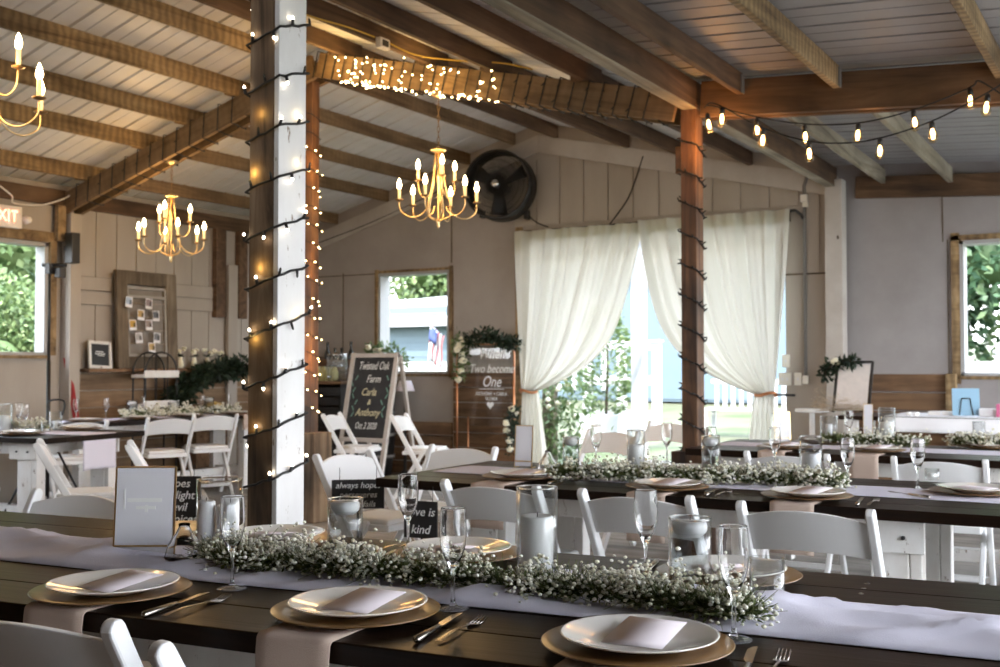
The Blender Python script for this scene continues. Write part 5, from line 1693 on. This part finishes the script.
# red leaning board
p = on_wall(79, 385, .14)
mb = MB(); mb.bar((LX + .34, p.y - .02, 0), (LX + .08, p.y - .10, 1.34), .035, .05); tag(mb.build('leaning_board', M['red'], bevel=.004), 'narrow red board leaning against the plank wainscot', 'board', None, 'thing')
# blush pots and a yellow pumpkin behind the far table
for px, py, rad, mt, lab in ((214, 396, .10, 'amber', 'ochre gourd behind the far left table'), (197, 402, .06, 'terracotta', 'blush clay pot behind the far left table')):
    p = at(px, py, X=LX + .34)
    t = thing('gourd' if mt == 'amber' else 'clay_pot', lab, 'decoration', (p.x, p.y, 0))
    mb = MB(); mb.box((0, 0, .36), (.2, .2, .72)); mb.build('pedestal', M['plank'], t)
    mb = MB(); mb.lathe([(0, .72), (rad * .7, .725), (rad, .72 + rad * .7), (rad * .8, .72 + rad * 1.4), (rad * .2, .72 + rad * 1.6), (0, .72 + rad * 1.55)], 18); mb.build('body', M[mt], t)
# exit sign with emergency lamp
p = on_wall(2, 216, .05)
t = thing('exit_sign', 'lit exit sign on the left wall above the window', 'sign', (LX + .055, p.y, p.z), PI / 2)
mb = MB(); mb.box((0, 0, 0), (.36, .07, .20)); mb.build('housing', M['exit_white'], t, bevel=.008)
text(t, 'EXIT', .155, M['exit_red'], (0, -.037, 0), sx=.85)
mb = MB(); mb.lathe([(0, -.06), (.03, -.055), (.038, -.03), (.03, .03), (0, .035)], 16, (.225, -.04, -.015), rot=Matrix.Rotation(PI / 2, 3, 'X')); mb.bar((.17, 0, -.015), (.23, 0, -.015), .02, .02); mb.build('emergency_lamp', M['exit_white'], t)
cable('wall_cable', 'pale cable sagging from the exit sign to the left rafter', [on_wall(0, 186, .12), on_wall(12, 196, .12), on_wall(14, 203, .12), on_wall(40, 205, .12), on_wall(60, 200, .14), on_wall(72, 194, .14), on_wall(80, 185, .16)], .008, M['switch'])
p = on_wall(58, 247, .17)
t = thing('wall_speaker', 'small black speaker on the left wall post', 'speaker', (LX + .20, 6.70, p.z))
mb = MB(); mb.box((0, 0, 0), (.11, .09, .29)); mb.build('case', M['black'], t, bevel=.006)
mb = MB(); mb.box((-.08, 0, 0), (.06, .03, .05)); mb.build('bracket', M['black'], t)
# tripod stand
q = at(50, 265, D=8.5)
t = thing('light_stand', 'black tripod pole stand in front of the left window', 'stand', (q.x, q.y, 0))
mb = MB(); mb.tube([(0, 0, .25), (0, 0, 1.3)], .016, 8); mb.tube([(0, 0, 1.3), (0, 0, q.z - .02)], .011, 8); mb.build('pole', M['black'], t)
mb = MB(); mb.tube([V((0, 0, q.z)) - rgt * .06, V((0, 0, q.z)) + rgt * .13], .014, 8); mb.box((0, 0, q.z - .03), (.05, .05, .08)); mb.build('crossbar', M['black'], t)
mb = MB(); c = rgt * .08 + V((0, 0, q.z - .06)); mb.box(c, (.07, .06, .08)); mb.build('lamp_head', M['black'], t, bevel=.008)
for k in range(3):
    a = 2 * PI * k / 3 + .4
    mb = MB(); mb.tube([(0, 0, .75), (.42 * math.cos(a), .42 * math.sin(a), .01)], .010, 6); mb.build('leg', M['black'], t)
# pitcher-like lantern handle on the left table
p = TL.w(uL - .62, nL + .72, TH)
t = thing('lantern', 'small glass lantern with a black bail handle on the left table', 'lantern', p)
mb = MB(); mb.lathe([(0, .001), (.05, .001), (.05, .15), (.047, .15), (.047, .01), (0, .01)], 24); mb.build('glass_body', M['frosted'], t)
mb = MB(); mb.tube(spline([-rgt * .055 + V((0, 0, .12)), -rgt * .065 + V((0, 0, .2)), -rgt * .03 + V((0, 0, .235)), rgt * .05 + V((0, 0, .235)), rgt * .07 + V((0, 0, .2)), rgt * .055 + V((0, 0, .12))], 6), .008, 6); mb.build('handle', M['black'], t)

# ------------------------------------------------------------------ drinks corner and chalkboard
bx = at(322, 400, Y=9.75).x
t = thing('drinks_cabinet', 'black slatted drinks cabinet with a wooden top in the far corner', 'cabinet', (-8.30, 9.72, 0))
mb = MB()
for i in range(9): mb.box((0, -.30, .08 + i * .112), (.95, .02, .095))
for x in (-.47, .47): mb.box((x, 0, .53), (.03, .62, 1.06))
mb.box((0, .3, .53), (.95, .02, 1.06)); mb.build('slatted_body', M['black'], t, bevel=.003)
mb = MB(); mb.box((0, 0, 1.075), (1.04, .68, .035)); mb.build('wooden_top', M['plank'], t, bevel=.005)
ctop = 1.0935
p = at(330, 360, Y=9.95)
t = thing('bottle_crate', 'dark wooden crate on the drinks cabinet', 'crate', (-8.24, 9.90, ctop))
mb = MB()
for z in (.05, .13, .21): mb.box((0, -.12, z), (.62, .015, .07)); mb.box((0, .12, z), (.62, .015, .07))
for x in (-.31, .31): mb.box((x, 0, .13), (.015, .25, .30))
mb.box((0, 0, .01), (.5, .24, .015)); mb.build('slats', M['dark_beam'], t)
bot = MB().lathe([(0, 0), (.036, 0), (.038, .01), (.038, .18), (.03, .215), (.014, .25), (.0135, .31), (.015, .315), (.015, .33), (0, .33)], 16).mesh('bottle', M['dark_glass'])
for k, x in enumerate((-.18, -.07, .03, .17)):
    put('wine_bottle', bot, 'dark bottle in the crate, %s from the left' % ('first second third fourth'.split()[k]), 'bottle', (-8.24 + x, 9.90, ctop + .02 + (.10 if k in (0, 3) else .03)), 0, 'bottles in the crate')
jar = MB().lathe([(0, 0), (.038, 0), (.042, .008), (.042, .10), (.03, .13), (.028, .16), (0, .16)], 16).mesh('jar', M['yellow_glass'])
for k in range(4):
    q = at(318 + k * 5.5, 380, Y=9.52); put('drink_jar', jar, 'pale yellow jar on the drinks cabinet, %s in the row' % ('first second third fourth'.split()[k]), 'jar', (min(max(q.x, -8.72), -7.9), 9.52, ctop), 0, 'yellow jars')
q = at(342, 376, Y=9.5)
t = thing('drink_dispenser', 'glass drink dispenser with a bright lid behind the chalkboard', 'dispenser', (min(q.x, -7.94), 9.5, ctop))
mb = MB(); mb.lathe([(0, .001), (.10, .001), (.115, .02), (.115, .26), (.10, .29), (.097, .29), (.11, .25), (.11, .03), (0, .012)], 28); mb.build('jar', M['frosted'], t)
mb = MB(); mb.lathe([(0, .33), (.02, .325), (.03, .31), (.11, .30), (.11, .285), (0, .285)], 24); mb.build('lid', M['steel'], t)
mb = MB(); mb.tube([(0, -.11, .05), (0, -.16, .05), (0, -.16, .03)], .010, 8); mb.build('spout', M['steel'], t)
# potted greens on the gable window sill
a, b = at(372, 352, Y=GY - .12), at(402, 357, Y=GY - .12)
foliage_mass('window_box', 'bushy potted greens with pale blooms on a stand by the gable window', [a, (a + b) / 2 + V((0, 0, .03)), b + V((0, 0, -.05))], .13, 420, 12, 'tree_leaf', .07, 'plant', 5)
t = thing('barrel_stand', 'black ribbed barrel stand under the window greens', 'barrel', (a.x + .18, GY - .30, 0))
mb = MB(); mb.lathe([(0, 0), (.20, 0), (.235, .3), (.24, .55), (.235, .8), (.20, 1.1), (0, 1.1)], 24); mb.build('staves', M['black'], t)
for z in (.2, .45, .7, .95):
    mb = MB(); mb.lathe([(.237, z), (.243, z), (.243, z + .04), (.237, z + .04)], 24); mb.build('hoop', M['grey_pipe'], t)
p = at(406, 388, Y=GY - .12)
t = thing('table_lamp', 'little lamp with a blush shade at the right of the chalkboard', 'lamp', (p.x + .02, GY - .16, 0))
mb = MB(); mb.lathe([(0, 0), (.08, 0), (.06, .03), (.02, .06), (.015, .98), (0, .98)], 14); mb.build('stem', M['black'], t)
mb = MB(); mb.lathe([(.11, .97), (.07, 1.09), (.066, 1.09), (.105, .97)], 20); mb.build('shade', M['paper'], t)

# chalkboard easel
tl, tr, blf, brf = at(347, 354, D=11.15), at(400, 355, D=11.0), at(341, 430, D=10.95), at(381, 436, D=10.75)
cw = (at(397, 356, Y=9.2) - at(350, 356, Y=9.2)).length
q = at(366, 455, Y=9.0)
t = thing('chalkboard', 'lettered chalkboard in a whitewashed easel frame below the gable window', 'chalkboard', (at(357, 430, Y=9.0).x, 9.0, 0))
Z0, Z1 = .48, 1.40
lean = .30
cw = .585


def cb(x, z, y=0): return V((x + .0, (z - .0) * lean * .75 + y, z))


mb = MB()
for sx in (-1, 1): mb.bar(cb(sx * cw / 2, .0), cb(sx * cw / 2, Z1), .05, .04, up=V((0, 1, 0)))
for z in (Z0, Z1 - .025): mb.bar(cb(-cw / 2 - .025, z), cb(cw / 2 + .025, z), .05, .045, up=V((0, 0, 1)))
mb.build('frame', M['whitewash'], t, bevel=.004)
mb = MB()
for sx in (-1, 1): mb.bar((sx * cw / 2, lean * .75 * Z1 + .36, 0), cb(sx * cw / 2, Z1 - .03, .05), .04, .035, up=V((0, 1, 0)))
mb.build('rear_leg', M['whitewash'], t, bevel=.004)
mb = MB(); ang = math.atan(lean * .75)
mb.prism([(-cw / 2 + .02, Z0), (cw / 2 - .02, Z0), (cw / 2 - .02, Z1 - .03), (-cw / 2 + .02, Z1 - .03)], -.008, (0, 0, 0), (1, 0, 0), (0, lean * .75, 1)); mb.build('slate', M['chalk_slate'], t)
rx = PI / 2 - ang
for s, z, sz, mt, x in (('Twisted Oak', 1.26, .125, 'chalk', 0), ('Farm', 1.12, .115, 'chalk', .02), ('Carla', .98, .115, 'chalk_yellow', -.02), ('&', .875, .085, 'chalk_yellow', 0), ('Anthony', .765, .115, 'chalk_yellow', .0), ('Oct 2 2020', .625, .10, 'chalk', 0)):
    text(t, s, sz, M[mt], cb(x, z, -.0015), (rx, 0, 0), .3, sx=.62 if len(s) > 8 else .8)
mb = MB()
for sx in (-1, 1):
    for k in range(7):
        z = .72 + k * .065; x = sx * (.215 - .03 * math.sin(k))
        mb.bar(cb(x, z, -.002), cb(x + sx * .03 * (1 if k % 2 else -1), z + .05, -.002), .001, .014, up=V((1, 0, 0)))
mb.build('chalk_leaves', M['chalk_green'], t)

# clear lettered sign with flowers, left of the doorway
a, b = at(457, 400, Y=GY - .22), at(514, 400, Y=GY - .22)
xc = (a.x + b.x) / 2; sw = b.x - a.x
t = thing('acrylic_sign', 'clear lettered wedding sign in a copper stand left of the doorway', 'sign', (xc, GY - .22, 0))
mb = MB()
for x in (-sw / 2, sw / 2): mb.tube([(x, 0, 0), (x, 0, 1.50)], .011, 8)
mb.tube([(-sw / 2, 0, 1.50), (sw / 2, 0, 1.50)], .011, 8)
for x in (-sw / 2, sw / 2): mb.tube([(x, -.2, .011), (x, .18, .011)], .011, 8)
mb.tube([(-sw * .30, 0, 0.02), (-sw * .30, 0, .7)], .008, 6)
mb.build('copper_stand', M['copper'], t)
mb = MB(); mb.box((0, -.02, 1.03), (sw - .06, .006, .86)); mb.build('clear_panel', M['acrylic'], t, bevel=.002)
zz = at(485, 356, Y=GY - .25).z
for s, py, sz, sh in (('When', 354, .17, .35), ('Two become', 369, .135, .35), ('One', 382, .17, .35), ('ANTHONY + CARLA', 394, .055, 0), ('10.2.2020', 399, .05, 0)):
    q = at(491, py, Y=GY - .25); text(t, s, sz, M['white_text'], (q.x - xc, -.026, q.z), (PI / 2, 0, 0), sh, sx=.8, bold=.0)
q = at(491, 389, Y=GY - .25); mb = MB(); mb.box((q.x - xc, -.025, q.z), (.32, .002, .006))
q = at(490, 405, Y=GY - .25)
hp = [(math.sin(a_) ** 3 * .045, (13 * math.cos(a_) - 5 * math.cos(2 * a_) - 2 * math.cos(3 * a_) - math.cos(4 * a_)) * .0028) for a_ in [2 * PI * k / 30 for k in range(30)]]
mb.prism(hp, .002, (q.x - xc, -.024, q.z), (1, 0, 0), (0, 0, 1)); mb.build('heart_and_rule', M['white_text'], t)
Y_ = GY - .28
foliage_mass('sign_garland', 'leafy eucalyptus garland along the top of the clear sign', [at(x, y, Y=Y_) for x, y in ((466, 342), (480, 336), (492, 337), (504, 341), (515, 344))], .085, 620, 13, L_=.07)
foliage_mass('flower_cluster', 'cream rose cluster down the left edge of the clear sign', [at(x, y, Y=Y_) for x, y in ((461, 336), (459, 346), (462, 355), (463, 364), (460, 376))], .085, 260, 14, 'tree_leaf', .06, 'flowers', 9)
foliage_mass('flower_cluster', 'cream roses low beside the doorway, right of the clear sign', [at(x, y, Y=GY - .35) for x, y in ((514, 406), (513, 415), (510, 425), (513, 437), (512, 452))], .07, 330, 15, 'dark_leaf', .06, 'flowers', 6)

# ------------------------------------------------------------------ right end: gift table, seating easel, pampas
gx0, gx1, gy0, gy1, gh = at(838, 420, Y=9.0).x, 1.2, 9.0, 9.75, .86
t = thing('gift_table', 'long gift table under a white cloth along the lean-to end wall', 'table', ((gx0 + gx1) / 2, (gy0 + gy1) / 2, 0))
gw, gd = gx1 - gx0, gy1 - gy0
mb = MB(); mb.box((0, 0, gh - .02), (gw, gd, .035)); mb.build('tabletop', M['table_dark'], t, bevel=.003)
for sx in (-1, 1):
    for sy in (-1, 1):
        mb = MB(); mb.box((sx * (gw / 2 - .1), sy * (gd / 2 - .08), .41), (.08, .08, .82)); mb.build('leg', M['white_leg'], t, bevel=.004)
mb = MB(); px0 = at(884, 415, Y=9.0).x - (gx0 + gx1) / 2


def drape(u, v):
    x = px0 + (gw / 2 - px0) * u; hang = .12; tot = gd + hang; s = v * tot
    if s < hang: return V((x, -gd / 2 - .006 - .012 * (1 + math.sin(x * 18)) * (1 - s / hang), gh - hang + s))
    return V((x, -gd / 2 - .006 + (s - hang), gh + .002))


mb.grid(drape, 60, 24); o = mb.build('cloth', M['linen_white'], None, t.location, solid=.002)
tag(o, 'white cloth laid over the gift table under the right window', 'tablecloth', None, 'thing')
p = at(855, 415, Y=9.35); fx = at(852, 400, Y=9.6).x
# easel with seating chart
t = thing('easel_sign', 'black easel holding a pale seating chart in the corner by the lean-to wall', 'sign', (fx, 9.55, gh + .001))
zt_, zb_ = at(855, 362, Y=9.7).z - gh, at(850, 412, Y=9.6).z - gh
ww = at(871, 380, Y=9.65).x - at(836, 380, Y=9.65).x
kk = .28


def es(x, z, y=0): return V((x + .03 * z, z * kk + y, z))


mb = MB()
for sx in (-1, 1): mb.bar(es(sx * ww / 2, 0), es(sx * ww / 2, zt_), .02, .02, up=V((0, 1, 0)))
mb.bar(es(-ww / 2, zt_), es(ww / 2, zt_), .02, .02); mb.bar(es(-ww / 2, .02), es(ww / 2, .02), .02, .02); mb.bar(es(0, zt_ - .02, .02), (0, .30, 0), .015, .015)
mb.build('black_frame', M['black'], t)
mb = MB(); mb.prism([(-ww / 2 + .02, .03), (ww / 2 - .015, .03), (ww / 2 - .015, zt_ - .02), (-ww / 2 + .02, zt_ - .02)], .004, (0, -.012, 0), (1, 0, 0), (.03, kk, 1)); mb.build('chart', plain('chart_paper', (.72, .65, .60), .8, var=.15, bscale=25), t)
foliage_mass('easel_flowers', 'dark greenery with one cream rose on the corner of the easel', [at(x, y, Y=9.6) for x, y in ((856, 362), (845, 361), (834, 364), (827, 370), (825, 378))], .055, 330, 16, 'dark_leaf', .06, 'flowers', 1)
# pampas bundle
p = at(840, 412, Y=9.25)
t = thing('pampas_bundle', 'bundle of dried pampas plumes lying before the easel', 'dried flowers', (p.x, 9.2, gh + .003))
mb = MB(); r_ = random.Random(5)
for k in range(900):
    u = r_.uniform(-1, 1); q = V((u * .19, r_.gauss(0, .04), .03 + abs(r_.gauss(0, .045)) * (1.1 - .5 * u)))
    mb.leaf(q, V((r_.choice((-1, 1)) * 1.0, r_.gauss(0, .3), r_.gauss(.35, .3))), V((0, 0, 1)), r_.uniform(.04, .10), .006)
mb.build('plumes', M['pampas'], t)
mb = MB()
for k in range(12): mb.tube([(-.18, r_.gauss(0, .02), .02), (.2, r_.gauss(0, .02), .03 + r_.random() * .02)], .002, 4)
mb.build('stalks', M['pampas'], t)
p = at(812, 406, Y=9.3)
t = thing('side_shelf', 'small cream pedestal stand left of the easel', 'stand', (p.x, 9.3, 0))
mb = MB(); mb.lathe([(0, .895), (.14, .895), (.14, .87), (.02, .86), (0, .86)], 24); mb.build('top', M['chair_pad'], t)
mb = MB(); mb.lathe([(.0, 0), (.13, 0), (.12, .02), (.03, .05), (.022, .865), (0, .865)], 16); mb.build('pedestal', M['chair_pad'], t)
# blue card stand, jars, tea lights and parcels on the gift table
ez = gh + .005
p = at(965, 425, Y=9.15)
t = thing('card_frame', 'pale blue card tilted on a small easel on the gift table', 'card', (p.x, 9.22, ez), D(12)); t.rotation_euler = (-.28, 0, D(12))
mb = MB(); mb.box((0, 0, .115), (.20, .008, .22)); mb.build('blue_board', M['blue_card'], t, bevel=.002)
mb = MB(); mb.tube([(-.05, -.012, .005), (-.03, -.012, .14)], .004, 5); mb.tube([(.05, -.012, .005), (.03, -.012, .14)], .004, 5); mb.tube([(-.03, -.012, .14), (.03, -.012, .14)], .004, 5); mb.tube([(0, .006, .12), (0, .09, -.02)], .004, 5); mb.build('wire_easel', M['black'], t)
tl_m = MB().lathe([(0, 0), (.02, 0), (.022, .03), (.018, .03), (0, .024)], 16).mesh('tealight', M['wax'])
for k, px in enumerate((909, 916)):
    p = at(px, 420, Y=9.12); put('tea_light', tl_m, 'white tea light on the gift table, %s of the pair' % ('left' if k == 0 else 'right'), 'candle', (p.x, 9.12, gh + .001), 0, 'tea lights')
for k, (px, w_, h_, col) in enumerate(((1002, .07, .10, (.62, .14, .28)), (990, .16, .06, (.80, .80, .82)), (940, .20, .03, (.80, .76, .72)), (1012, .22, .07, (.82, .83, .86)))):
    p = at(px, 420, Y=9.2)
    t = thing('gift_box', ('pink box standing at the right end of the gift table', 'low white parcel right of the blue card', 'flat pale book left of the blue card', 'white parcel at the right picture edge on the gift table')[k], 'box', (p.x, 9.22 + .05 * k, ez))
    mb = MB(); mb.box((0, 0, h_ / 2), (w_, .12, h_)); mb.build('box', plain('parcel_%d' % k, col, .6), t, bevel=.004)
    mb = MB(); mb.box((0, 0, h_ / 2), (.015, .122, h_ + .002)); mb.build('ribbon', M['paper_white'], t)

# ------------------------------------------------------------------ light
wd = bpy.data.worlds.new('sky'); SC.world = wd; wd.use_nodes = True
nt = wd.node_tree; bg = nt.nodes['Background']
tc = N(nt, 'ShaderNodeTexCoord'); sp = N(nt, 'ShaderNodeSeparateXYZ'); nt.links.new(tc.outputs['Generated'], sp.inputs[0])
rp = N(nt, 'ShaderNodeValToRGB'); e = rp.color_ramp.elements
e[0].position = .0; e[0].color = (.95, .97, 1, 1); e[1].position = .8; e[1].color = (.66, .80, 1, 1)
nt.links.new(sp.outputs['Z'], rp.inputs[0]); nt.links.new(rp.outputs[0], bg.inputs['Color'])
bg.inputs['Strength'].default_value = 1.75
sun = bpy.data.lights.new('sun', 'SUN'); sun.energy = 2.4; sun.angle = .05; sun.color = (1, .95, .86)
so = bpy.data.objects.new('sun', sun); COL.objects.link(so)
so.rotation_euler = V((.38, -.5, .85)).to_track_quat('Z', 'Y').to_euler()


def lamp(name, p, w, col, rad=.06):
    l = bpy.data.lights.new(name, 'POINT'); l.energy = w; l.color = col; l.shadow_soft_size = rad
    o = bpy.data.objects.new(name, l); COL.objects.link(o); o.location = p; return o


warm = (1, .58, .22)
lamp('chandelier_light', (-7.615, 6.75, 2.62), 3.2, warm, .25)
lamp('chandelier_light', (-4.70, 6.75, 2.66), 3.2, warm, .25)
lamp('chandelier_light', (at(-9, 90, Y=3.0).x, 3.0, 2.6), 2.6, warm, .25)
lamp('edison_light', (-2.46, 6.62, 2.70), .95, (1, .45, .12), .06)
for x in (-2.1, -1.5, -.9): lamp('edison_light', (x, 6.79, 2.80 - .07 * (x + 2.6)), .10, (1, .5, .16), .04)
for x in (-5.6, -5.1, -4.6): lamp('string_light', (x, 6.50, rt(x) - .12), .45, (1, .62, .2), .06)
for z in (1.3, 2.1, 2.9): lamp('string_light', (-5.80, 6.62, z), .65, (1, .5, .14), .05)
for z in (1.02, 1.36, 1.62, 1.98, 2.2): lamp('fairy_light', (-2.868 - .03 + .02 * math.sin(z * 9), 2.985, z), .018, (1, .66, .2), .012)
for z in (2.02, 2.2, 1.45): lamp('fairy_light', (-2.778, 3.10, z), .006, (1, .74, .34), .012)
vs = SC.view_settings
vs.view_transform = 'Standard'; vs.look = 'None'; vs.exposure = 2.82; vs.gamma = 1; vs.use_curve_mapping = False
SC.display_settings.display_device = 'sRGB'
cy = SC.cycles
cy.max_bounces = 10; cy.diffuse_bounces = 5; cy.glossy_bounces = 4; cy.transmission_bounces = 8; cy.transparent_max_bounces = 24
cy.sample_clamp_indirect = 6; cy.caustics_reflective = False; cy.caustics_refractive = False
